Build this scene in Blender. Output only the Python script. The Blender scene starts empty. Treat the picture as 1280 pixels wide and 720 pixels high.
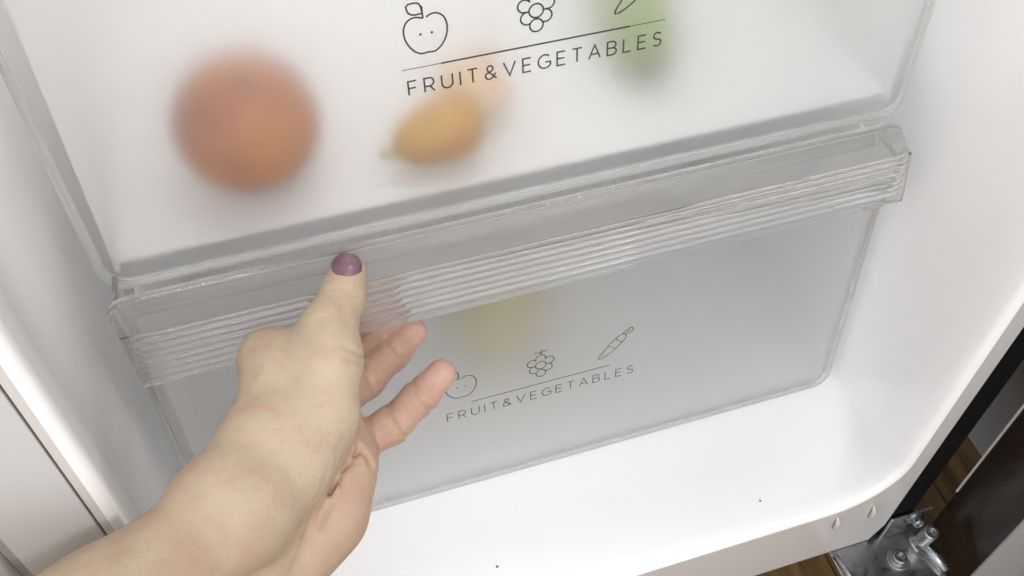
import bpy, bmesh, math, random
import numpy as np
from mathutils import Vector, Matrix

random.seed(7)
scene = bpy.context.scene
COL = scene.collection

# ---------------------------------------------------------------- camera
cam_d = bpy.data.cameras.new("camera")
cam = bpy.data.objects.new("camera", cam_d)
COL.objects.link(cam)
right = Vector((0.952238, -0.305078, 0.013049))
up = Vector((0.232768, 0.752871, 0.615634))
back = Vector((-0.197641, -0.583192, 0.787924))
m = Matrix((right, up, back)).transposed().to_4x4()
m.translation = Vector((-0.12243, -0.21, 0.60417))
cam.matrix_world = m
cam_d.sensor_width = 36.0
cam_d.lens = 36.0 * 1266.2 / 1280.0
cam_d.clip_start = 0.01
cam_d.clip_end = 50.0
scene.camera = cam

# ---------------------------------------------------------------- world, lamps, exposure
world = bpy.data.worlds.new("World")
scene.world = world
world.use_nodes = True
bg = world.node_tree.nodes["Background"]
bg.inputs[0].default_value = (0.995, 0.993, 1.0, 1)
bg.inputs[1].default_value = 1.10


def area(name, loc, target, size, power, color):
    d = bpy.data.lights.new(name, 'AREA')
    d.shape = 'RECTANGLE'
    d.size, d.size_y = size
    d.energy = power
    d.color = color
    o = bpy.data.objects.new(name, d)
    COL.objects.link(o)
    o.location = loc
    o.rotation_euler = (Vector(target) - Vector(loc)).to_track_quat('-Z', 'Y').to_euler()
    return o


area("ceiling_lamp", (-0.40, -1.55, 1.75), (0.05, 0.05, 0.12), (0.46, 0.22), 12, (1.0, 0.992, 0.98))
area("left_wall_fill", (0.72, -0.95, 2.30), (-0.18, 0.05, 0.2), (0.46, 0.22), 6.5, (1.0, 0.992, 0.98))  # added fill light from the right, brightens the left liner wall
area("cabinet_lamp", (0.03, 0.30, 0.80), (0.03, 0.27, 0.2), (0.36, 0.22), 0.6, (1.0, 0.985, 0.96))

scene.view_settings.view_transform = 'Standard'
scene.view_settings.look = 'None'
scene.view_settings.gamma = 1.0
scene.view_settings.use_curve_mapping = False
scene.view_settings.exposure = 0.28
scene.cycles.use_denoising = True
scene.cycles.use_adaptive_sampling = True
scene.cycles.adaptive_threshold = 0.035
scene.cycles.max_bounces = 18
scene.cycles.transmission_bounces = 12
scene.cycles.transparent_max_bounces = 12
scene.cycles.diffuse_bounces = 12
scene.cycles.glossy_bounces = 4
scene.cycles.blur_glossy = 0.6
scene.cycles.sample_clamp_indirect = 6.0


# ---------------------------------------------------------------- materials
def new_mat(name):
    mt = bpy.data.materials.new(name)
    mt.use_nodes = True
    nt = mt.node_tree
    b = nt.nodes["Principled BSDF"]
    return mt, nt, b


def noise_bump(nt, b, scale, strength, dist=0.001, detail=4):
    tc = nt.nodes.new("ShaderNodeTexCoord")
    n = nt.nodes.new("ShaderNodeTexNoise")
    n.inputs["Scale"].default_value = scale
    n.inputs["Detail"].default_value = detail
    bp = nt.nodes.new("ShaderNodeBump")
    bp.inputs["Strength"].default_value = strength
    bp.inputs["Distance"].default_value = dist
    nt.links.new(tc.outputs["Object"], n.inputs["Vector"])
    nt.links.new(n.outputs["Fac"], bp.inputs["Height"])
    nt.links.new(bp.outputs["Normal"], b.inputs["Normal"])
    return tc, n, bp


def plain(name, col, rough=0.4, metal=0.0, bump=None, var=0.0, vscale=12, coat=0.0):
    mt, nt, b = new_mat(name)
    b.inputs["Base Color"].default_value = (*col, 1)
    b.inputs["Roughness"].default_value = rough
    b.inputs["Metallic"].default_value = metal
    b.inputs["Coat Weight"].default_value = coat
    b.inputs["Coat Roughness"].default_value = 0.12
    if bump:
        noise_bump(nt, b, *bump)
    if var > 0:
        tc = nt.nodes.new("ShaderNodeTexCoord")
        n = nt.nodes.new("ShaderNodeTexNoise")
        n.inputs["Scale"].default_value = vscale
        n.inputs["Detail"].default_value = 5
        r = nt.nodes.new("ShaderNodeValToRGB")
        r.color_ramp.elements[0].position = 0.3
        r.color_ramp.elements[1].position = 0.7
        r.color_ramp.elements[0].color = (*[c * (1 - var) for c in col], 1)
        r.color_ramp.elements[1].color = (*[min(1, c * (1 + var)) for c in col], 1)
        nt.links.new(tc.outputs["Object"], n.inputs["Vector"])
        nt.links.new(n.outputs["Fac"], r.inputs["Fac"])
        nt.links.new(r.outputs["Color"], b.inputs["Base Color"])
    return mt


def plastic(name, rough, ior, milk, tint=(1, 1, 1), milk_col=(0.85, 0.85, 0.84), grain=0.0, split=0.5):
    """see-through plastic: (rough) refraction plus a share of milky scattering"""
    mt, nt, b = new_mat(name)
    b.inputs["Base Color"].default_value = (*tint, 1)
    b.inputs["Transmission Weight"].default_value = 1.0
    b.inputs["Roughness"].default_value = rough
    b.inputs["IOR"].default_value = ior
    if grain:
        noise_bump(nt, b, 900, grain, 0.0003, 2)
    out = nt.nodes["Material Output"]
    tr = nt.nodes.new("ShaderNodeBsdfTranslucent")
    tr.inputs[0].default_value = (*milk_col, 1)
    df = nt.nodes.new("ShaderNodeBsdfDiffuse")
    df.inputs[0].default_value = (*milk_col, 1)
    mx = nt.nodes.new("ShaderNodeMixShader")
    mx.inputs[0].default_value = split
    nt.links.new(tr.outputs[0], mx.inputs[1])
    nt.links.new(df.outputs[0], mx.inputs[2])
    m2 = nt.nodes.new("ShaderNodeMixShader")
    m2.inputs[0].default_value = milk
    nt.links.new(b.outputs[0], m2.inputs[1])
    nt.links.new(mx.outputs[0], m2.inputs[2])
    nt.links.new(m2.outputs[0], out.inputs["Surface"])
    return mt


M = {}
M['liner'] = plain('white_liner', (0.94, 0.94, 0.945), 0.16, bump=(14, 0.05, 0.002))
M['frame'] = plain('painted_frame', (0.60, 0.575, 0.555), 0.25, bump=(60, 0.06, 0.002))
M['mullion'] = plain('mullion_paint', (0.55, 0.545, 0.54), 0.3, bump=(60, 0.05, 0.002))
M['black'] = plain('black_side', (0.003, 0.003, 0.003), 0.8)
M['black'].node_tree.nodes['Principled BSDF'].inputs['Specular IOR Level'].default_value = 0.15
M['gap'] = plain('gap_dark', (0.03, 0.03, 0.03), 0.7)
M['door'] = plain('brown_door_skin', (0.020, 0.014, 0.011), 0.22, var=0.1, vscale=6)
M['gasket'] = plain('grey_gasket', (0.42, 0.42, 0.41), 0.5)
M['steel'] = plain('zinc_steel', (0.40, 0.41, 0.42), 0.30, 1.0, var=0.15, vscale=60)
M['wall'] = plain('grey_wall', (0.42, 0.42, 0.43), 0.7, var=0.05)
M['frost'] = plastic('frosted_plastic', 0.42, 1.36, 0.08, milk_col=(0.94, 0.94, 0.94), split=0.35)
M['milk'] = plastic('milky_plastic', 0.30, 1.25, 1.0, milk_col=(0.96, 0.96, 0.96), split=0.35)
M['floor_milk'] = plastic('white_drawer_floor', 0.30, 1.25, 1.0, milk_col=(0.96, 0.96, 0.96), split=0.55)
M['clear'] = plastic('clear_plastic', 0.04, 1.40, 0.14)
M['rim'] = plastic('clear_rim_plastic', 0.15, 1.32, 0.45)
M['print'] = plain('grey_print', (0.045, 0.042, 0.04), 0.6)
M['nail'] = plain('mauve_nail_polish', (0.15, 0.07, 0.095), 0.28, coat=0.4, var=0.2, vscale=300)
M['speck'] = plain('dirt_speck', (0.12, 0.11, 0.10), 0.8)


def smudge(mat, r0, r1, scale):
    """uneven gloss: wiped and touched plastic"""
    nt = mat.node_tree
    b = nt.nodes["Principled BSDF"]
    tc = nt.nodes.new("ShaderNodeTexCoord")
    n = nt.nodes.new("ShaderNodeTexNoise")
    n.inputs["Scale"].default_value = scale
    n.inputs["Detail"].default_value = 7
    n.inputs["Distortion"].default_value = 0.8
    mr = nt.nodes.new("ShaderNodeMapRange")
    mr.inputs["From Min"].default_value = 0.35
    mr.inputs["From Max"].default_value = 0.68
    mr.inputs["To Min"].default_value = r0
    mr.inputs["To Max"].default_value = r1
    nt.links.new(tc.outputs["Object"], n.inputs["Vector"])
    nt.links.new(n.outputs["Fac"], mr.inputs["Value"])
    nt.links.new(mr.outputs[0], b.inputs["Roughness"])


smudge(M['liner'], 0.06, 0.20, 9)
smudge(M['door'], 0.16, 0.34, 14)
smudge(M['steel'], 0.24, 0.42, 90)
smudge(M['frost'], 0.35, 0.43, 25)
M['light_panel'] = plain('lamp_cover', (0.8, 0.8, 0.8), 0.3)


def wood_mat():
    mt, nt, b = new_mat('wood_plank')
    tc = nt.nodes.new("ShaderNodeTexCoord")
    mp = nt.nodes.new("ShaderNodeMapping")
    mp.inputs["Scale"].default_value = (22, 3, 3)
    n = nt.nodes.new("ShaderNodeTexNoise")
    n.inputs["Scale"].default_value = 4
    n.inputs["Detail"].default_value = 8
    n.inputs["Distortion"].default_value = 0.6
    oi = nt.nodes.new("ShaderNodeObjectInfo")
    r = nt.nodes.new("ShaderNodeValToRGB")
    r.color_ramp.elements[0].position = 0.3
    r.color_ramp.elements[1].position = 0.72
    r.color_ramp.elements[0].color = (0.10, 0.055, 0.022, 1)
    r.color_ramp.elements[1].color = (0.24, 0.15, 0.065, 1)
    ad = nt.nodes.new("ShaderNodeVectorMath")
    nt.links.new(tc.outputs["Object"], ad.inputs[0])
    nt.links.new(oi.outputs["Random"], ad.inputs[1])
    nt.links.new(ad.outputs[0], mp.inputs["Vector"])
    nt.links.new(mp.outputs[0], n.inputs["Vector"])
    nt.links.new(n.outputs["Fac"], r.inputs["Fac"])
    nt.links.new(r.outputs["Color"], b.inputs["Base Color"])
    b.inputs["Roughness"].default_value = 0.35
    return mt


M['wood'] = wood_mat()


def fruit_mat(name, c1, c2, scale, rough=0.45, bump=(220, 0.25, 0.001), c3=None, grad=None):
    mt, nt, b = new_mat(name)
    tc, n0, bp = noise_bump(nt, b, *bump)
    n = nt.nodes.new("ShaderNodeTexNoise")
    n.inputs["Scale"].default_value = scale
    n.inputs["Detail"].default_value = 5
    r = nt.nodes.new("ShaderNodeValToRGB")
    r.color_ramp.elements[0].position = 0.35
    r.color_ramp.elements[1].position = 0.68
    r.color_ramp.elements[0].color = (*c1, 1)
    r.color_ramp.elements[1].color = (*c2, 1)
    nt.links.new(tc.outputs["Object"], n.inputs["Vector"])
    nt.links.new(n.outputs["Fac"], r.inputs["Fac"])
    nt.links.new(r.outputs["Color"], b.inputs["Base Color"])
    b.inputs["Roughness"].default_value = rough
    b.inputs["Subsurface Weight"].default_value = 0.1
    b.inputs["Subsurface Radius"].default_value = (0.006, 0.003, 0.001)
    return mt


M['orange'] = fruit_mat('orange_peel', (0.24, 0.038, 0.001), (0.45, 0.15, 0.002), 15)
M['pear'] = fruit_mat('yellow_pear_skin', (0.48, 0.27, 0.015), (0.46, 0.19, 0.012), 28)
M['onion'] = fruit_mat('beige_onion_skin', (0.62, 0.40, 0.22), (0.70, 0.50, 0.32), 20)
M['green'] = fruit_mat('green_skin', (0.16, 0.24, 0.05), (0.28, 0.36, 0.10), 25)
M['lemon'] = fruit_mat('lemon_peel', (0.40, 0.36, 0.13), (0.48, 0.43, 0.19), 18)
M['stem'] = plain('brown_stem', (0.10, 0.075, 0.03), 0.8)


# ---------------------------------------------------------------- mesh helpers
class MB:
    def __init__(self):
        self.v, self.f = [], []

    def add(self, vs, fs):
        k = len(self.v)
        self.v += [tuple(p) for p in vs]
        self.f += [tuple(i + k for i in f) for f in fs]

    def box(self, x0, x1, y0, y1, z0, z1):
        vs = [(x, y, z) for x in (x0, x1) for y in (y0, y1) for z in (z0, z1)]
        self.add(vs, [(0, 1, 3, 2), (4, 6, 7, 5), (0, 4, 5, 1), (2, 3, 7, 6), (0, 2, 6, 4), (1, 5, 7, 3)])
        return self

    def grid(self, rows, close_u=False):
        """rows: list of equal-length point lists"""
        n = len(rows[0])
        vs = [p for r in rows for p in r]
        fs = []
        for i in range(len(rows) - 1):
            for j in range(n if close_u else n - 1):
                a = i * n + j
                b2 = i * n + (j + 1) % n
                fs.append((a, b2, b2 + n, a + n))
        self.add(vs, fs)
        return self

    def slab(self, outline_a, outline_b):
        """solid between two matching closed outlines"""
        n = len(outline_a)
        vs = list(outline_a) + list(outline_b)
        fs = [tuple(range(n)), tuple(range(2 * n - 1, n - 1, -1))]
        for i in range(n):
            j = (i + 1) % n
            fs.append((i, i + n, j + n, j))
        self.add(vs, fs)
        return self

    def tube(self, pts, r, seg=10, closed=False, caps=True, squash=None):
        pts = [Vector(p) for p in pts]
        n = len(pts)
        rows = []
        ref = Vector((0.13, 0.31, 0.94))
        for i, p in enumerate(pts):
            if closed:
                t = (pts[(i + 1) % n] - pts[i - 1]).normalized()
            else:
                t = (pts[min(i + 1, n - 1)] - pts[max(i - 1, 0)]).normalized()
            a = t.cross(ref)
            if a.length < 1e-4:
                a = t.cross(Vector((1, 0, 0)))
            a.normalize()
            b2 = t.cross(a).normalized()
            rr = r[i] if isinstance(r, (list, tuple)) else r
            rows.append([p + (a * math.cos(q) + b2 * math.sin(q)) * rr
                         for q in [2 * math.pi * k / seg for k in range(seg)]])
        if closed:
            rows.append(rows[0])
        self.grid(rows, True)
        if caps and not closed:
            k = len(self.v)
            self.f.append(tuple(range(k - seg, k)))
            self.f.append(tuple(range(k - seg * len(rows), k - seg * len(rows) + seg))[::-1])
        return self

    def lathe(self, prof, axis_o, axis_d, seg=24):
        """prof: (r, h) pairs along axis"""
        d = Vector(axis_d).normalized()
        a = d.cross(Vector((0.3, 0.9, 0.2))).normalized()
        b2 = d.cross(a)
        o = Vector(axis_o)
        rows = [[o + d * h + (a * math.cos(q) + b2 * math.sin(q)) * r
                 for q in [2 * math.pi * k / seg for k in range(seg)]] for r, h in prof]
        self.grid(rows, True)
        k = len(self.v)
        self.f.append(tuple(range(k - seg, k)))
        self.f.append(tuple(range(k - seg * len(rows), k - seg * len(rows) + seg))[::-1])
        return self

    def build(self, name, mat, parent=None, smooth=False, bevel=0.0, bseg=2):
        me = bpy.data.meshes.new(name)
        me.from_pydata(self.v, [], self.f)
        bm = bmesh.new()
        bm.from_mesh(me)
        bmesh.ops.remove_doubles(bm, verts=bm.verts, dist=1e-6)
        bmesh.ops.recalc_face_normals(bm, faces=bm.faces)
        bm.to_mesh(me)
        bm.free()
        me.materials.append(M[mat] if isinstance(mat, str) else mat)
        o = bpy.data.objects.new(name, me)
        COL.objects.link(o)
        if parent:
            o.parent = parent
        if bevel:
            bv = o.modifiers.new("bevel", 'BEVEL')
            bv.width = bevel
            bv.segments = bseg
            bv.limit_method = 'ANGLE'
            bv.angle_limit = math.radians(40)
        if smooth:
            me.shade_smooth()
        elif bevel:
            me.shade_smooth()
            wn = o.modifiers.new("normals", 'WEIGHTED_NORMAL')
            wn.keep_sharp = False
        return o


def empty(name, label, cat, loc=(0, 0, 0), group=None):
    o = bpy.data.objects.new(name, None)
    COL.objects.link(o)
    o.location = loc
    tag(o, label, cat, group)
    return o


def tag(o, label, cat, group=None):
    o["label"] = label
    o["category"] = cat
    if group:
        o["group"] = group
    return o


def structure(o):
    o["kind"] = "structure"
    return o


# ---------------------------------------------------------------- kitchen floor and side wall
FZ = -0.16
base = MB().box(-1.2, 0.44, -1.4, 1.0, FZ - 0.03, FZ - 0.004).build("kitchen_floor", "wood")
structure(base)
pw = 0.118
i = 0
x = -1.19
while x < 0.39:
    x1 = min(x + pw, 0.43)
    off = (i * 0.37) % 0.9
    ys = [-1.4, -1.4 + 0.35 + off, -1.4 + 1.25 + off, 1.0]
    for a, b_ in zip(ys[:-1], ys[1:]):
        if b_ - a > 0.02:
            MB().box(x, x1 - 0.0012, a, b_ - 0.0012, FZ - 0.004, FZ).build("plank", "wood", base)
    x += pw
    i += 1
wall = MB().box(0.396, 0.45, -0.3, 1.0, FZ + 0.0005, 1.2).build("wall", "wall")
structure(wall)

# ---------------------------------------------------------------- refrigerator cabinet
fridge = empty("refrigerator", "white lined refrigerator compartment with open brown door and steel hinge", "refrigerator")
XL, XR, ZT, RC = -0.2109, 0.2120, 0.86, 0.041


def u_outline(off, flare, rad=RC):
    """U-shaped opening outline, left top -> floor -> right top; off moves it outward"""
    pts = []
    l, r, z0 = XL - off - flare, XR + off + flare, -off - 0.0
    rc = rad + off
    for k in range(13):
        pts.append((l, ZT + (z0 + rc - ZT) * k / 12))
    for k in range(1, 9):
        q = math.pi + (math.pi / 2) * k / 8
        pts.append((l + rc + rc * math.cos(q), z0 + rc + rc * math.sin(q)))
    for k in range(1, 13):
        pts.append((l + rc + (r - l - 2 * rc) * k / 12, z0))
    for k in range(1, 9):
        q = 1.5 * math.pi + (math.pi / 2) * k / 8
        pts.append((r - rc + rc * math.cos(q), z0 + rc + rc * math.sin(q)))
    for k in range(1, 13):
        pts.append((r, z0 + rc + (ZT - z0 - rc) * k / 12))
    return pts


rows = []
for y, off, fl, rad in [(0.0, 0.0045, 0, RC), (0.0004, 0.0028, 0, RC), (0.0014, 0.0013, 0, RC), (0.0028, 0.0004, 0, RC), (0.0045, 0.0, 0, RC),
                        (0.012, 0.0, 0.0015, 0.037), (0.022, 0.0, 0.003, 0.031), (0.035, 0.0, 0.006, 0.024), (0.050, 0.0, 0.009, 0.017), (0.068, 0.0, 0.0115, 0.012),
                        (0.09, 0.0, 0.013, 0.010), (0.14, 0.0, 0.014, 0.010), (0.25, 0.0, 0.014, 0.010), (0.50, 0.0, 0.014, 0.010)]:
    rows.append([(px, y, pz) for px, pz in u_outline(off, fl, rad)])
lin = MB().grid(rows)
bk = [(px, 0.50, pz) for px, pz in u_outline(0, 0.014, 0.010)]
lin.add(bk, [tuple(range(len(bk)))])
lo = lin.build("liner", "liner", fridge, smooth=True)
# flange face around the opening
FL, FR, FB = -0.2186, 0.2285, -0.075
inner = u_outline(0.0045, 0)
outer = []
for k, (px, pz) in enumerate(inner):
    if k <= 12:
        outer.append((FL, pz))
    elif k < 21:
        outer.append((FL + (inner[21][0] - FL) * ((k - 12) / 9) ** 2, pz + (FB - pz) * ((k - 12) / 9)))
    elif k <= 32:
        outer.append((px, FB))
    elif k < 41:
        s = (k - 32) / 9
        outer.append((inner[32][0] + (FR - inner[32][0]) * math.sin(s * math.pi / 2), FB + (inner[41][1] - FB) * (1 - math.cos(s * math.pi / 2))))
    else:
        outer.append((FR, pz))
# keep the lower corners square: push corner points to the rectangle
sq = []
for k, (px, pz) in enumerate(outer):
    if 12 < k < 21:
        s = (k - 12) / 9
        sq.append((FL, inner[12][1] + (FB - inner[12][1]) * s * 2) if s < .5 else (FL + (inner[21][0] - FL) * (s - .5) * 2, FB))
    elif 32 < k < 41:
        s = (k - 32) / 9
        sq.append((inner[32][0] + (FR - inner[32][0]) * s * 2, FB) if s < .5 else (FR, FB + (inner[41][1] - FB) * (s - .5) * 2))
    else:
        sq.append((px, pz))
fm = MB()
fm.grid([[(a, 0.0, b_) for a, b_ in inner], [(a, -0.0003, b_) for a, b_ in sq], [(a, 0.03, b_) for a, b_ in sq]])
fm.box(FL + 0.002, FR - 0.002, 0.003, 0.48, FB + 0.001, -0.012)
fm.build("frame", "frame", fridge)
# small raised locating bumps on the frame by the hinge
for px, pz in ((0.1789, -0.020), (0.2061, -0.020)):
    MB().tube([(px - 0.001, -0.0006, pz + 0.010), (px, -0.0022, pz + 0.004), (px + 0.0006, -0.0022, pz - 0.004), (px + 0.001, -0.0006, pz - 0.009)],
              [0.0006, 0.0018, 0.0018, 0.0006], 8).build("bump", "frame", fridge, smooth=True)
# centre post and neighbouring frame on the left
MB().box(-0.2196, -0.2188, 0.0018, 0.03, -0.075, ZT).build("seam", "gap", fridge)
MB().box(-0.2525, -0.2197, -0.0004, 0.035, -0.075, ZT).build("centre_post", "mullion", fridge, bevel=0.0006)
MB().box(-0.2585, -0.2527, 0.004, 0.035, -0.075, ZT).build("groove_strip", "gasket", fridge)
MB().box(-0.3300, -0.2587, 0.000, 0.035, -0.075, ZT).build("post_cover", "mullion", fridge, bevel=0.002)
# black outer side on the right, ceiling with lamp cover, back
MB().box(0.2287, 0.2490, 0.0004, 0.56, -0.060, ZT).build("side_panel", "black", fridge, bevel=0.001)
MB().box(-0.26, 0.2286, 0.0, 0.56, ZT, ZT + 0.04).build("top_panel", "liner", fridge)
MB().box(-0.15, 0.21, 0.19, 0.41, 0.812, 0.845).build("lamp_cover", "light_panel", fridge, bevel=0.006)

# door, standing open at a right angle
door = MB().box(0.277, 0.335, -0.62, -0.0002, -0.130, 0.80).build("door", "door", fridge, bevel=0.0018)
MB().box(0.2760, 0.2769, -0.0016, -0.0004, -0.031, 0.80).build("edge_highlight", "frame", door)  # pale strip: highlight along the door's back corner, put in as colour
MB().box(0.2700, 0.2769, -0.075, -0.0475, -0.115, 0.79).build("gasket", "gasket", door, bevel=0.003, bseg=3)
MB().box(0.2580, 0.2769, -0.58, -0.0755, -0.105, 0.78).build("door_liner", "liner", door, bevel=0.006, bseg=3)

# hinge
hinge = MB().box(0.191, 0.262, -0.040, 0.020, -0.0790, -0.0762).build("hinge", "steel", fridge, bevel=0.001)
MB().tube([(0.193, -0.004, -0.0752), (0.196, -0.020, -0.0752), (0.203, -0.038, -0.0755)], 0.0022, 8).build("stiffening_rib", "steel", hinge, smooth=True)
MB().box(0.2295, 0.262, -0.0030, -0.0005, -0.0760, -0.044).build("upright_plate", "steel", hinge, bevel=0.0008)


def bolt(o, d, r, hgt, flange=1.5):
    o = Vector(o)
    return MB().lathe([(0.0002, 0), (r * flange, 0), (r * flange, r * 0.25), (r, r * 0.3), (r, hgt - r * 0.2), (r * 0.85, hgt),
                       (r * 0.45, hgt), (r * 0.40, hgt - r * 0.5), (0.0002, hgt - r * 0.5)], o, d, 16)


bolt((0.2490, -0.003, -0.050), (-0.1, -1, 0.25), 0.0040, 0.007).build("bolt", "steel", hinge, smooth=False, bevel=0.0004)
bolt((0.2560, -0.013, -0.0760), (0.05, -0.1, 1), 0.0058, 0.022, 1.25).build("pin", "steel", hinge, bevel=0.0004)
bolt((0.2350, -0.020, -0.0760), (0, 0, 1), 0.0055, 0.006, 1.5).build("bolt", "steel", hinge, bevel=0.0004)
bolt((0.2210, -0.034, -0.0760), (0, 0, 1), 0.0045, 0.005, 1.5).build("bolt", "steel", hinge, bevel=0.0004)
MB().tube([(0.2555, -0.014, -0.0735), (0.2600, -0.026, -0.0735), (0.2620, -0.038, -0.0738)], [0.006, 0.005, 0.004], 10).build("arm", "steel", hinge, smooth=True)

# crumbs on the liner floor
for name, lab, c, r in (("crumb", "tiny dark crumb on the white floor near the hinge corner", (0.1300, 0.0215, 0.0004), 0.0008),
                        ("crumb", "tiny dark crumb on the white floor below the lower drawer", (-0.0470, 0.0300, 0.0004), 0.0009)):
    b_ = MB().lathe([(0.0001, -r * .5), (r * .8, -r * .3), (r, 0), (r * .5, r * .5), (0.0001, r * .6)], c, (0.3, 0.2, 1), 8).build(name, "speck", smooth=True)
    tag(b_, lab, "crumb")


# ---------------------------------------------------------------- label print: strokes in millimetres
def arc(cx, cy, rx, ry, a0, a1, n=14):
    return [(cx + rx * math.cos(math.radians(a0 + (a1 - a0) * k / n)), cy + ry * math.sin(math.radians(a0 + (a1 - a0) * k / n))) for k in range(n + 1)]


def glyphs():
    G = {}
    G['F'] = (.55, [[(.55, 1), (0, 1), (0, 0)], [(0, .5), (.48, .5)]])
    G['R'] = (.64, [[(0, 0), (0, 1), (.32, 1)] + arc(.34, .70, .28, .30, 90, -90)[1:] + [(0, .40)], [(.34, .40), (.64, 0)]])
    G['U'] = (.72, [[(0, 1), (0, .38)] + arc(.36, .38, .36, .38, 180, 360)[1:] + [(.72, 1)]])
    G['I'] = (.0, [[(0, 0), (0, 1)]])
    G['T'] = (.66, [[(0, 1), (.66, 1)], [(.33, 1), (.33, 0)]])
    G['&'] = (.76, [[(.76, 0), (.20, .60)] + arc(.34, .78, .19, .21, 215, -60)[1:] + [(.20, .48)] + arc(.28, .26, .26, .26, 120, 290)[1:] + [(.52, .12), (.70, .42)]])
    G['V'] = (.80, [[(0, 1), (.40, 0), (.80, 1)]])
    G['E'] = (.56, [[(.56, 1), (0, 1), (0, 0), (.56, 0)], [(0, .51), (.50, .51)]])
    G['G'] = (.80, [arc(.45, .5, .45, .5, 48, 330, 20) + [(.84, .45), (.48, .45)]])
    G['A'] = (.80, [[(0, 0), (.40, 1), (.80, 0)], [(.14, .33), (.66, .33)]])
    G['B'] = (.64, [[(0, .52), (.34, .52)] + arc(.34, .76, .25, .24, -90, 90)[1:] + [(0, 1), (0, 0), (.36, 0)] + arc(.36, .26, .28, .26, -90, 90)[1:] + [(.3, .52)]])
    G['L'] = (.54, [[(0, 1), (0, 0), (.54, 0)]])
    G['S'] = (.60, [[(.56, .86)] + arc(.31, .755, .25, .245, 50, 262)[0:] + arc(.31, .255, .28, .255, 80, -145)[1:]])
    return G


GL = glyphs()


def ribbon(mb, pts, w, to3d, closed=False):
    P = [Vector(p) for p in pts]
    n = len(P)
    L, R_ = [], []
    for k in range(n):
        if closed:
            d0 = (P[k] - P[k - 1]).normalized()
            d1 = (P[(k + 1) % n] - P[k]).normalized()
        else:
            d0 = (P[k] - P[k - 1]).normalized() if k else (P[1] - P[0]).normalized()
            d1 = (P[k + 1] - P[k]).normalized() if k < n - 1 else d0
        t = d0 + d1
        t = t.normalized() if t.length > 1e-6 else d0
        nn = Vector((-t.y, t.x))
        c = max(0.45, nn.dot(Vector((-d0.y, d0.x))))
        hw = w / 2 / c
        L.append(to3d(*(P[k] + nn * hw)))
        R_.append(to3d(*(P[k] - nn * hw)))
    vs = L + R_
    fs = [(k, (k + 1) % n, n + (k + 1) % n, n + k) for k in range(n if closed else n - 1)]
    mb.add(vs, fs)


def dot(mb, c, r, to3d):
    pts = [to3d(c[0] + r * math.cos(q), c[1] + r * math.sin(q)) for q in [2 * math.pi * k / 12 for k in range(12)]]
    mb.add(pts, [tuple(range(12))])


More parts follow.
